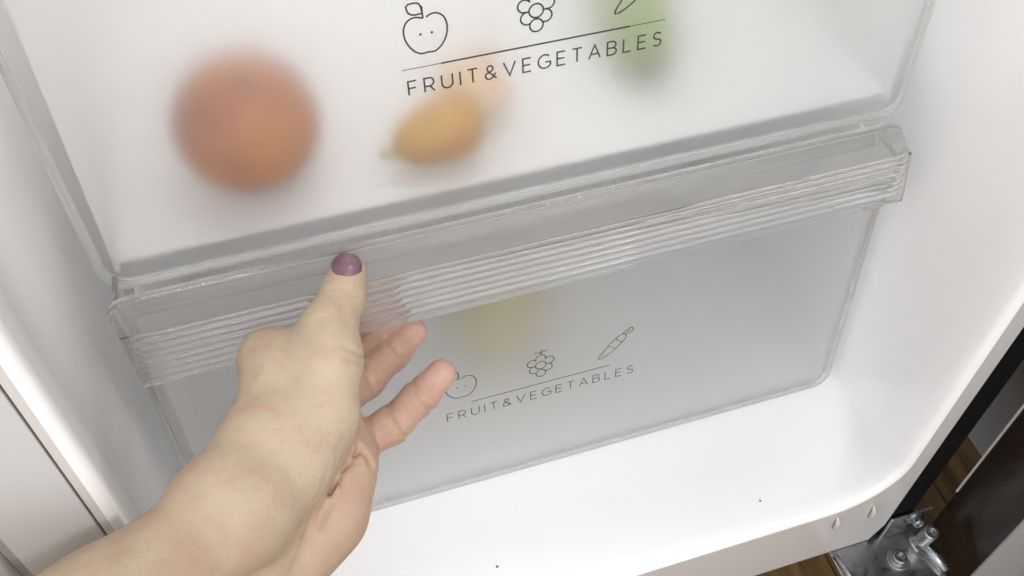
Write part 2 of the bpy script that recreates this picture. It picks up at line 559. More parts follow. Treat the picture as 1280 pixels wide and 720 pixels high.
def make_label(parent, to3d, sw, fade):
    # lettering
    text = "FRUIT&VEGETABLES"
    cap = 6.9
    tot = sum(GL[c][0] for c in text) * cap
    gap = (120.5 - tot) / (len(text) - 1)
    u = -60.0
    mb = MB()
    for c in text:
        w, strokes = GL[c]
        for s in strokes:
            ribbon(mb, [(u + px * cap, -12.9 + py * cap) for px, py in s], sw, to3d)
        u += w * cap + gap
    mb.build("lettering", "print", parent)
    # rule: thin ends, thicker middle
    mb = MB()
    if not fade:
        ribbon(mb, [(-62, 0), (-44.4, 0)], sw * .45, to3d)
        ribbon(mb, [(44.5, 0), (62, 0)], sw * .45, to3d)
    ribbon(mb, [(-44.4, 0), (44.5, 0)], sw * (1.05 if not fade else .95), to3d)
    mb.build("rule", "print", parent)
    # apple
    mb = MB()
    ax, ay = -49.6, 15.6
    right_half = [(0.6, 7.6), (2.6, 8.8), (5.2, 8.9), (7.9, 7.2), (9.3, 4.0), (9.4, 0.2), (8.4, -3.6), (6.2, -7.0), (3.6, -9.0), (1.6, -9.2), (0, -8.8)]
    left_half = [(-1.6, -9.2), (-3.8, -9.0), (-6.4, -7.0), (-8.8, -3.2), (-9.8, 0.6), (-9.6, 4.2), (-8.0, 7.0), (-5.4, 8.4), (-2.8, 8.2), (-1.0, 7.4)]

    def smooth(pts, it=2):
        for _ in range(it):
            q = [pts[0]]
            for a, b_ in zip(pts[:-1], pts[1:]):
                q += [(a[0] * .75 + b_[0] * .25, a[1] * .75 + b_[1] * .25), (a[0] * .25 + b_[0] * .75, a[1] * .25 + b_[1] * .75)]
            q.append(pts[-1])
            pts = q
        return pts
    ribbon(mb, [(ax + a, ay + b_) for a, b_ in smooth(right_half + left_half)], sw, to3d)
    ribbon(mb, [(ax - 0.8, ay + 7.2), (ax - 0.9, ay + 13.0)], sw, to3d)
    ribbon(mb, [(ax + a, ay + b_) for a, b_ in smooth([(-0.9, 9.6), (-5.0, 9.4), (-7.2, 11.0), (-7.6, 14.6), (-3.4, 15.0), (-1.4, 13.8), (-0.9, 10.2)], 1)], sw, to3d)
    dot(mb, (ax - 2.5, ay + 0.1), sw * .75, to3d)
    dot(mb, (ax + 2.5, ay + 0.1), sw * .75, to3d)
    mb.build("apple_icon", "print", parent)
    # grapes: full circles in front, arcs behind
    mb = MB()
    gx = -0.2
    ribbon(mb, arc(gx, 9.6, 3.1, 3.1, 0, 360, 24)[:-1], sw, to3d, True)
    ribbon(mb, arc(gx, 16.6, 3.3, 3.3, 0, 360, 24)[:-1], sw, to3d, True)
    ribbon(mb, arc(gx - 4.2, 13.6, 3.0, 3.0, 75, 300, 16), sw, to3d)
    ribbon(mb, arc(gx + 4.2, 13.6, 3.0, 3.0, 105, -120, 16), sw, to3d)
    ribbon(mb, arc(gx - 5.4, 19.6, 3.0, 3.0, 30, 290, 16), sw, to3d)
    ribbon(mb, arc(gx + 5.4, 19.6, 3.0, 3.0, 150, -110, 16), sw, to3d)
    ribbon(mb, arc(gx, 22.6, 3.1, 3.1, -20, 200, 16), sw, to3d)
    ribbon(mb, [(gx, 25.6), (gx + 0.3, 28.6), (gx + 1.6, 30.0)], sw, to3d)
    ribbon(mb, [(gx - 4.2, 28.2), (gx + 0.2, 27.6), (gx + 4.0, 28.8)], sw, to3d)
    mb.build("grape_icon", "print", parent)
    # carrot
    mb = MB()
    ribbon(mb, smooth([(38.0, 7.6), (41.2, 8.8), (46.5, 12.6), (52.0, 18.2), (54.6, 22.4), (53.6, 25.2), (50.6, 25.4), (46.4, 22.0), (41.6, 16.4), (38.0, 11.0), (36.6, 8.2), (37.6, 7.5)], 2), sw, to3d)
    ribbon(mb, smooth([(53.8, 24.8), (57.0, 25.0), (59.0, 27.6), (57.4, 29.8), (54.6, 28.4), (52.0, 25.6)], 1), sw, to3d)
    ribbon(mb, [(55.0, 26.2), (57.0, 28.0)], sw, to3d)
    for a, b_, c, d in ((43.0, 17.4, 45.0, 16.0), (47.4, 14.2, 45.8, 15.6), (47.6, 22.4, 49.6, 20.6), (51.6, 18.4, 50.0, 19.6)):
        ribbon(mb, [(a, b_), (c, d)], sw * .9, to3d)
    mb.build("carrot_icon", "print", parent)


# ---------------------------------------------------------------- drawers
def face_outline(hb, ht, xc, z0, z1, rc, inset=0.0, n=8):
    """closed outline in (x, z): trapezoid with rounded lower corners"""
    pts = []
    z0 += inset
    hb -= inset
    ht -= inset

    def hx(z):
        return hb + (ht - hb) * (z - z0) / (z1 - z0)
    for k in range(n + 1):
        q = math.pi + (math.pi / 2) * k / n
        pts.append((xc - hb + rc + rc * math.cos(q), z0 + rc + rc * math.sin(q)))
    for k in range(n + 1):
        q = 1.5 * math.pi + (math.pi / 2) * k / n
        pts.append((xc + hb - rc + rc * math.cos(q), z0 + rc + rc * math.sin(q)))
    pts.append((xc + hx(z1), z1))
    pts.append((xc - hx(z1), z1))
    return pts


def make_drawer(root, yf, hb, ht, xc, z0, z1, floor_z, side_top, y_back, rc, label_z, sw, fade):
    """yf(z): front surface of the sloping face"""
    slope = (yf(z0 + 0.1) - yf(z0)) / 0.1
    nrm = Vector((0, -1, slope)).normalized()
    th = 0.0025
    out = face_outline(hb, ht, xc, z0, z1, rc, 0.0022)
    a = [Vector((px, yf(pz), pz)) for px, pz in out]
    MB().slab(a, [p - nrm * th for p in a]).build("front_panel", "frost", root)
    # clear rim running round the face
    ro = face_outline(hb, ht, xc, z0, z1, rc)
    path = [Vector((px, yf(pz), pz)) - nrm * 0.0014 for px, pz in ro]
    prof = []
    n = len(path)
    cx = Vector((xc, 0, 0))
    rows = []
    for k in range(n):
        t = (path[(k + 1) % n] - path[k - 1]).normalized()
        side = t.cross(nrm).normalized()
        mid = Vector((xc, yf((z0 + z1) / 2), (z0 + z1) / 2))
        if (path[k] - mid).dot(side) < 0:
            side = -side
        row = []
        for (s, h) in ((-.0020, .0016), (.0004, .0030), (.0016, .0026), (.0022, .0010), (.0022, -.0030), (.0008, -.0040), (-.0020, -.0030)):
            row.append(path[k] + side * s + nrm * h)
        rows.append(row)
    rows.append(rows[0])
    MB().grid(rows, True).build("rim", "rim", root, smooth=True)
    # box behind the face
    t2 = 0.002
    w = min(hb, ht) - 0.006
    for s in (-1, 1):
        x0 = xc + s * w
        MB().slab([(x0, yf(floor_z) + th + .001, floor_z - .004), (x0, yf(side_top) + th + .001, side_top), (x0, y_back, side_top), (x0, y_back, floor_z - .004)],
                  [(x0 - s * t2, yf(floor_z) + th + .001, floor_z - .004), (x0 - s * t2, yf(side_top) + th + .001, side_top), (x0 - s * t2, y_back, side_top), (x0 - s * t2, y_back, floor_z - .004)]
                  ).build("side_panel", "milk", root)
    MB().box(xc - w + t2 + .0003, xc + w - t2 - .0003, yf(floor_z) + th + .004, y_back - t2 - .0003, floor_z - t2, floor_z).build("bottom_panel", "floor_milk", root)
    MB().box(xc - w + t2 + .0003, xc + w - t2 - .0003, y_back - t2, y_back, floor_z - .004, side_top).build("back_panel", "milk", root)
    k = math.sqrt(1 + slope * slope)

    def to3d(u, v):
        z = label_z + v / 1000 / k
        return Vector((0.0028 + u / 1000, yf(z), z)) + nrm * 0.0002
    make_label(root, to3d, sw, fade)


upper = empty("drawer", "upper frosted drawer with large dark fruit and vegetables print, closed above the hand", "drawer", group="frosted freezer drawers")
UY = lambda z: 0.120 + 0.15 * (z - 0.236)
make_drawer(upper, UY, 0.2085, 0.2150, 0.0005, 0.2325, 0.435, 0.2420, 0.425, 0.455, 0.011, 0.3153, 0.80, False)
# runner foot under the right end of the upper drawer
MB().slab([(0.172, 0.135, 0.2405), (0.204, 0.135, 0.2405), (0.198, 0.137, 0.2230), (0.181, 0.137, 0.2230)],
          [(0.172, 0.420, 0.2405), (0.204, 0.420, 0.2405), (0.198, 0.420, 0.2230), (0.181, 0.420, 0.2230)]).build("runner", "milk", upper, bevel=0.002)

lower = empty("drawer", "lower frosted drawer with clear ribbed handle, being pulled by the hand", "drawer", group="frosted freezer drawers")
LY = lambda z: 0.089 + 0.137 * z
make_drawer(lower, LY, 0.2105, 0.2125, 0.0028, 0.0042, 0.214, 0.013, 0.205, 0.43, 0.010, 0.0835, 0.60, True)
# handle band: clear plate in front, ribs, end returns
BY, BT, BB = 0.0910, 0.2540, 0.1895
bl, br = -0.2055, 0.2095
def band_top(xx):
    if xx < bl + 0.0105:
        q = (xx - bl) / 0.0105
        return BT - 0.0075 * (1 - math.sqrt(max(0, 1 - (1 - q) ** 2)))
    for (xa, za), (xb, zb) in zip(BTP[:-1], BTP[1:]):
        if xx <= xb:
            return za + (zb - za) * (xx - xa) / (xb - xa)
    return BTP[-1][1]


BTP = [(bl, BT), (br - 0.034, BT), (br - 0.028, BT - 0.0006), (br - 0.022, BT - 0.0030), (br - 0.015, BT - 0.0085), (br - 0.009, BT - 0.0150), (br - 0.004, BT - 0.0210), (br - 0.001, BT - 0.0245), (br, BT - 0.0262)]
stations = [bl, bl + .0005, bl + .0015, bl + .003, bl + .0045, bl + .0065, bl + .0085, bl + .0105] + [bl + .02 + (br - .036 - bl - .02) * k / 40 for k in range(41)] + [br - .028, br - .022, br - .015, br - .009, br - .006, br - .004, br - .001, br]
rows = []
for xx in stations:
    e = min(1.0, max(0.0, (min(xx - bl, br - xx) - 0.003) / 0.006))
    zt = band_top(xx)
    pr = [(BY + .0042, BB + .0008), (BY + .0034, BB), (BY + .0010, BB), (BY + .0002, BB + .0005)]
    for k in range(8):
        zc = 0.1922 + k * 0.00515
        for dz, dy in ((-.0025, -.0001), (-.0012, -.0009), (.0002, -.0016), (.0011, -.0020), (.0017, -.0019), (.0021, -.0014), (.0024, -.0007)):
            pr.append((BY + dy * e, min(zc + dz, zt - .002)))
    pr += [(BY, .2298), (BY, zt - .0020), (BY + .0004, zt - .0006), (BY + .0014, zt), (BY + .0032, zt), (BY + .0042, zt - .0008)]
    sk = min(1.0, max(0.0, (xx - br + .022) / .022))
    rows.append([(xx - sk * .21 * max(0, pz - BB), py, pz) for py, pz in pr])
bmb = MB().grid(rows, True)
bmb.f.append(tuple(range(len(rows[0]))))
bmb.f.append(tuple(range((len(rows) - 1) * len(rows[0]), len(rows) * len(rows[0]))))
band = bmb.build("handle_band", "clear", lower, smooth=True)
band.data.set_sharp_from_angle(angle=math.radians(50))
for s, xe in ((-1, bl + 0.0022), (1, br - 0.0105)):
    zt = BT - 0.006 if s < 0 else BT - 0.030
    o_ = [(BY + 0.0044, BB + 0.001), (BY + 0.0044, zt), (LY(0.205) - 0.0005, zt - 0.004), (LY(0.17) - .0005, BB - 0.014)]
    MB().slab([(xe, py, pz) for py, pz in o_], [(xe - s * 0.0025, py, pz) for py, pz in o_]).build("end_return", "clear", band, bevel=0.0006)

# ---------------------------------------------------------------- food in the drawers


def blob(prof, seg=28, wob=0.03, seed=1, axis=(0, 0, 1), o=(0, 0, 0)):
    rnd = random.Random(seed)
    ph = [rnd.uniform(0, 6.28) for _ in range(4)]
    mb = MB().lathe(prof, (0, 0, 0), (0, 0, 1), seg)
    q = Vector((0, 0, 1)).rotation_difference(Vector(axis).normalized())
    vs = []
    for v in mb.v:
        v = Vector(v)
        an = math.atan2(v.y, v.x)
        k = 1 + wob * (math.sin(2 * an + ph[0]) * .5 + math.sin(3 * an + ph[1] + v.z * 60) * .35 + math.sin(v.z * 90 + ph[2]) * .3)
        vs.append(q @ Vector((v.x * k, v.y * k, v.z)) + Vector(o))
    mb.v = [tuple(p) for p in vs]
    return mb


def round_prof(r, flat=0.92, n=14, dip=0.1):
    pr = []
    for k in range(n + 1):
        a = -math.pi / 2 + math.pi * k / n
        rr = max(r * math.cos(a), 0.0003)
        z = r * flat * math.sin(a)
        z -= dip * r * math.copysign(1, z) * math.exp(-(rr / (r * .25)) ** 2)
        pr.append((rr, z))
    return pr


o = blob(round_prof(0.0345, 0.93), wob=.02, seed=3, axis=(0.15, -0.2, 1)).build("orange", "orange", smooth=True)
o.location = (-0.1290, 0.1665, 0.2742)
tag(o, "large round orange blurred behind the upper drawer front on the left", "orange")
MB().lathe([(.0002, 0), (.003, 0), (.0026, .002), (.0002, .0022)], (0.0042, -0.0056, 0.0272), (0.15, -0.2, 1), 8).build("stem_scar", "stem", o)

pear_prof = [(.0003, -.023), (.008, -.0222), (.0135, -.019), (.0166, -.013), (.0172, -.006), (.0162, .001), (.0142, .008), (.0120, .014), (.0090, .019), (.0045, .0225), (.0003, .0232)]
o = blob(pear_prof, 20, .04, 5, axis=(-1, -0.15, -0.12)).build("pear", "pear", smooth=True)
o.location = (-0.0415, 0.1495, 0.2592)
tag(o, "small yellow orange pear lying behind the upper drawer front", "pear")
MB().tube([(-.020, -.003, -.0028), (-.026, -.004, -.004), (-.029, -.002, -.005)], [.0040, .0030, .0024], 8).build("stem", "lemon", o, smooth=True)

o = blob(round_prof(0.019, 0.85, dip=.05), wob=.03, seed=8, axis=(.5, .3, 1)).build("onion", "onion", smooth=True)
o.location = (-0.0150, 0.1750, 0.2585)
tag(o, "pale beige onion behind the yellow pear in the upper drawer", "onion")
MB().tube([(.008, .005, .0145), (.011, .007, .021), (.0125, .0085, .027)], [.004, .002, .0008], 8).build("neck", "onion", o, smooth=True)

cuc = [(.0003, -.060), (.010, -.057), (.0165, -.048), (.019, -.030), (.0195, 0), (.019, .030), (.0165, .048), (.010, .057), (.0003, .060)]
o = blob(cuc, 20, .04, 11, axis=(.25, 1, .02)).build("cucumber", "green", smooth=True)
o.location = (0.0900, 0.222, 0.2620)
tag(o, "green cucumber blurred behind the carrot print of the upper drawer", "cucumber")
MB().tube([(-.0145, -.058, -.001), (-.016, -.064, -.001)], [.004, .003], 8).build("stem", "stem", o)

lem = [(.0003, -.047), (.005, -.045), (.010, -.040), (.022, -.030), (.030, -.016), (.033, 0), (.030, .016), (.022, .030), (.010, .040), (.006, .044), (.0003, .045)]
o = blob(lem, 24, .03, 17, axis=(.5, .6, .75)).build("lemon", "lemon", smooth=True)
o.location = (0.0030, 0.1920, 0.0550)
tag(o, "yellow lemon blurred behind the lower drawer front", "lemon")
MB().lathe([(.0002, 0), (.003, 0), (.002, .002), (.0002, .0022)], (0.0206, 0.0247, 0.0309), (.5, .6, .75), 8).build("stem_scar", "stem", o)

# ---------------------------------------------------------------- hand and forearm: one continuous skin surface
J = {
    'thumb_tip': ((-0.10110, 0.08163, 0.25108), 0.0085),
    'thumb_ip': ((-0.10670, 0.07241, 0.24476), 0.0100),
    'thumb_mcp': ((-0.11855, 0.04558, 0.23969), 0.0126),
    'thumb_mid': ((-0.12669, 0.02745, 0.22930), 0.0132),
    'thumb_cmc': ((-0.14171, 0.00896, 0.22073), 0.0145),
    'index_mcp': ((-0.14340, 0.06148, 0.22873), 0.0102),
    'index_pip': ((-0.12673, 0.08077, 0.20023), 0.0088),
    'index_dip': ((-0.10673, 0.09779, 0.18358), 0.0078),
    'index_tip': ((-0.09464, 0.10160, 0.18816), 0.0072),
    'middle_mcp': ((-0.13656, 0.05411, 0.21484), 0.0110),
    'middle_pip': ((-0.11201, 0.07485, 0.18685), 0.0090),
    'middle_dip': ((-0.09438, 0.08787, 0.18060), 0.0080),
    'middle_tip': ((-0.08220, 0.09637, 0.18233), 0.0074),
    'ring_mcp': ((-0.12560, 0.04400, 0.20249), 0.0110),
    'ring_pip': ((-0.10351, 0.06651, 0.18662), 0.0094),
    'ring_dip': ((-0.08638, 0.08117, 0.18146), 0.0084),
    'ring_tip': ((-0.07359, 0.09063, 0.18151), 0.0073),
    'little_mcp': ((-0.11896, 0.02874, 0.19159), 0.0105),
    'little_pip': ((-0.09680, 0.03848, 0.18532), 0.0088),
    'little_dip': ((-0.08030, 0.04919, 0.18596), 0.0082),
    'little_tip': ((-0.06721, 0.05714, 0.18879), 0.0072),
    'thumb_px': ((-0.11524, 0.05963, 0.24330), 0.0115),
    'web_c': ((-0.13712, 0.05799, 0.23153), 0.0102),
    'web_d': ((-0.12651, 0.05397, 0.23629), 0.0100),
    'web_a': ((-0.13689, 0.04862, 0.23227), 0.0110),
    'web_b': ((-0.14694, 0.01794, 0.22861), 0.0125),
    'hypo_a': ((-0.12318, 0.01750, 0.19490), 0.0130),
    'hypo_b': ((-0.13533, 0.00214, 0.18683), 0.0155),
    'palm_mid': ((-0.13202, 0.02072, 0.20522), 0.0130),
    'index_base': ((-0.15546, 0.01826, 0.22925), 0.0130),
    'wrist_r': ((-0.16916, -0.00597, 0.22945), 0.0185),
    'wrist_u': ((-0.15200, -0.00326, 0.18246), 0.0150),
    'fore_r': ((-0.21993, -0.04425, 0.23534), 0.0280),
    'fore_u': ((-0.19951, -0.04989, 0.17664), 0.0210),
    'elbow': ((-0.30585, -0.10628, 0.25419), 0.0420),
}
VOX = 0.0010
ptsA = np.array([v[0] for v in J.values()])
lo_ = ptsA.min(0) - 0.05
hi_ = ptsA.max(0) + 0.05
shape = np.ceil((hi_ - lo_) / VOX).astype(int) + 1
axes = [lo_[k] + VOX * np.arange(shape[k]) for k in range(3)]


def new_field():
    return np.full(tuple(shape), 0.04, np.float32)


def local(pmin, pmax, mar=0.022):
    sl = []
    for k in range(3):
        a = max(0, int((pmin[k] - mar - lo_[k]) / VOX))
        b = min(shape[k], int((pmax[k] + mar - lo_[k]) / VOX) + 2)
        sl.append(slice(a, b))
    g = np.meshgrid(axes[0][sl[0]], axes[1][sl[1]], axes[2][sl[2]], indexing='ij')
    return tuple(sl), [q.astype(np.float32) for q in g]


def cone_d(g, a, ra, b, rb):
    d = b - a
    L2 = float(d @ d)
    t = ((g[0] - a[0]) * d[0] + (g[1] - a[1]) * d[1] + (g[2] - a[2]) * d[2]) / max(L2, 1e-9)
    t = np.clip(t, 0, 1)
    dist = np.sqrt((g[0] - a[0] - t * d[0]) ** 2 + (g[1] - a[1] - t * d[1]) ** 2 + (g[2] - a[2] - t * d[2]) ** 2)
    return dist - (ra + (rb - ra) * t)


def smin(a, b, k):
    h = np.clip(0.5 + 0.5 * (b - a) / k, 0, 1)
    return b + (a - b) * h - k * h * (1 - h)


def put(field, na, nb, k, fa=1.0, fb=1.0):
    a, ra = np.array(J[na][0]), J[na][1] * fa
    b, rb = np.array(J[nb][0]), J[nb][1] * fb
    rm = max(ra, rb)
    sl, g = local(np.minimum(a, b) - rm, np.maximum(a, b) + rm)
    field[sl] = smin(field[sl], cone_d(g, a, ra, b, rb).astype(np.float32), k)


body = new_field()
for a, b, k in (("wrist_r", "fore_r", .012), ("wrist_u", "fore_u", .014), ("fore_r", "elbow", .012), ("fore_u", "elbow", .014),
                ("wrist_r", "wrist_u", .014), ("index_base", "wrist_r", .014), ("index_base", "index_mcp", .012), ("web_b", "wrist_u", .012),
                ("middle_mcp", "wrist_u", .012), ("ring_mcp", "wrist_u", .012), ("little_mcp", "hypo_a", .010), ("hypo_a", "hypo_b", .010), ("hypo_b", "wrist_u", .014),
                ("index_mcp", "middle_mcp", .010), ("middle_mcp", "ring_mcp", .010), ("ring_mcp", "little_mcp", .010), ("palm_mid", "middle_mcp", .010), ("palm_mid", "wrist_u", .010),
                ("web_a", "web_b", .012), ("web_b", "index_base", .012), ("web_a", "index_mcp", .010), ("thumb_cmc", "wrist_r", .014), ("thumb_mid", "web_b", .012), ("thumb_cmc", "web_b", .012), ("web_a", "thumb_mcp", .008), ("web_c", "web_d", .008), ("web_c", "index_mcp", .006)):
    put(body, a, b, k)
thumb = new_field()
put(thumb, "thumb_cmc", "thumb_mid", .006)
put(thumb, "thumb_mid", "thumb_mcp", .008)
put(thumb, "thumb_mcp", "thumb_px", .006)
put(thumb, "thumb_px", "thumb_ip", .006)
put(thumb, "thumb_ip", "thumb_tip", .004)
body = smin(body, thumb, .008)
del thumb
for f in ("index", "middle", "ring", "little"):
    ff = new_field()
    put(ff, f + "_mcp", f + "_pip", .003, .85, 1.0)
    put(ff, f + "_pip", f + "_dip", .004)
    put(ff, f + "_dip", f + "_tip", .004)
    body = smin(body, ff, .0035)
    del ff


def groove(pls, depth, w):
    A_ = np.array([q for pl in pls for q in pl])
    sl, g = local(A_.min(0), A_.max(0), 3 * w)
    dm = None
    for pl in pls:
        P = np.array(pl)
        for a, b in zip(P[:-1], P[1:]):
            d = cone_d(g, a, 0, b, 0)
            dm = d if dm is None else np.minimum(dm, d)
    body[sl] += (depth * np.exp(-(dm / w) ** 2)).astype(np.float32)


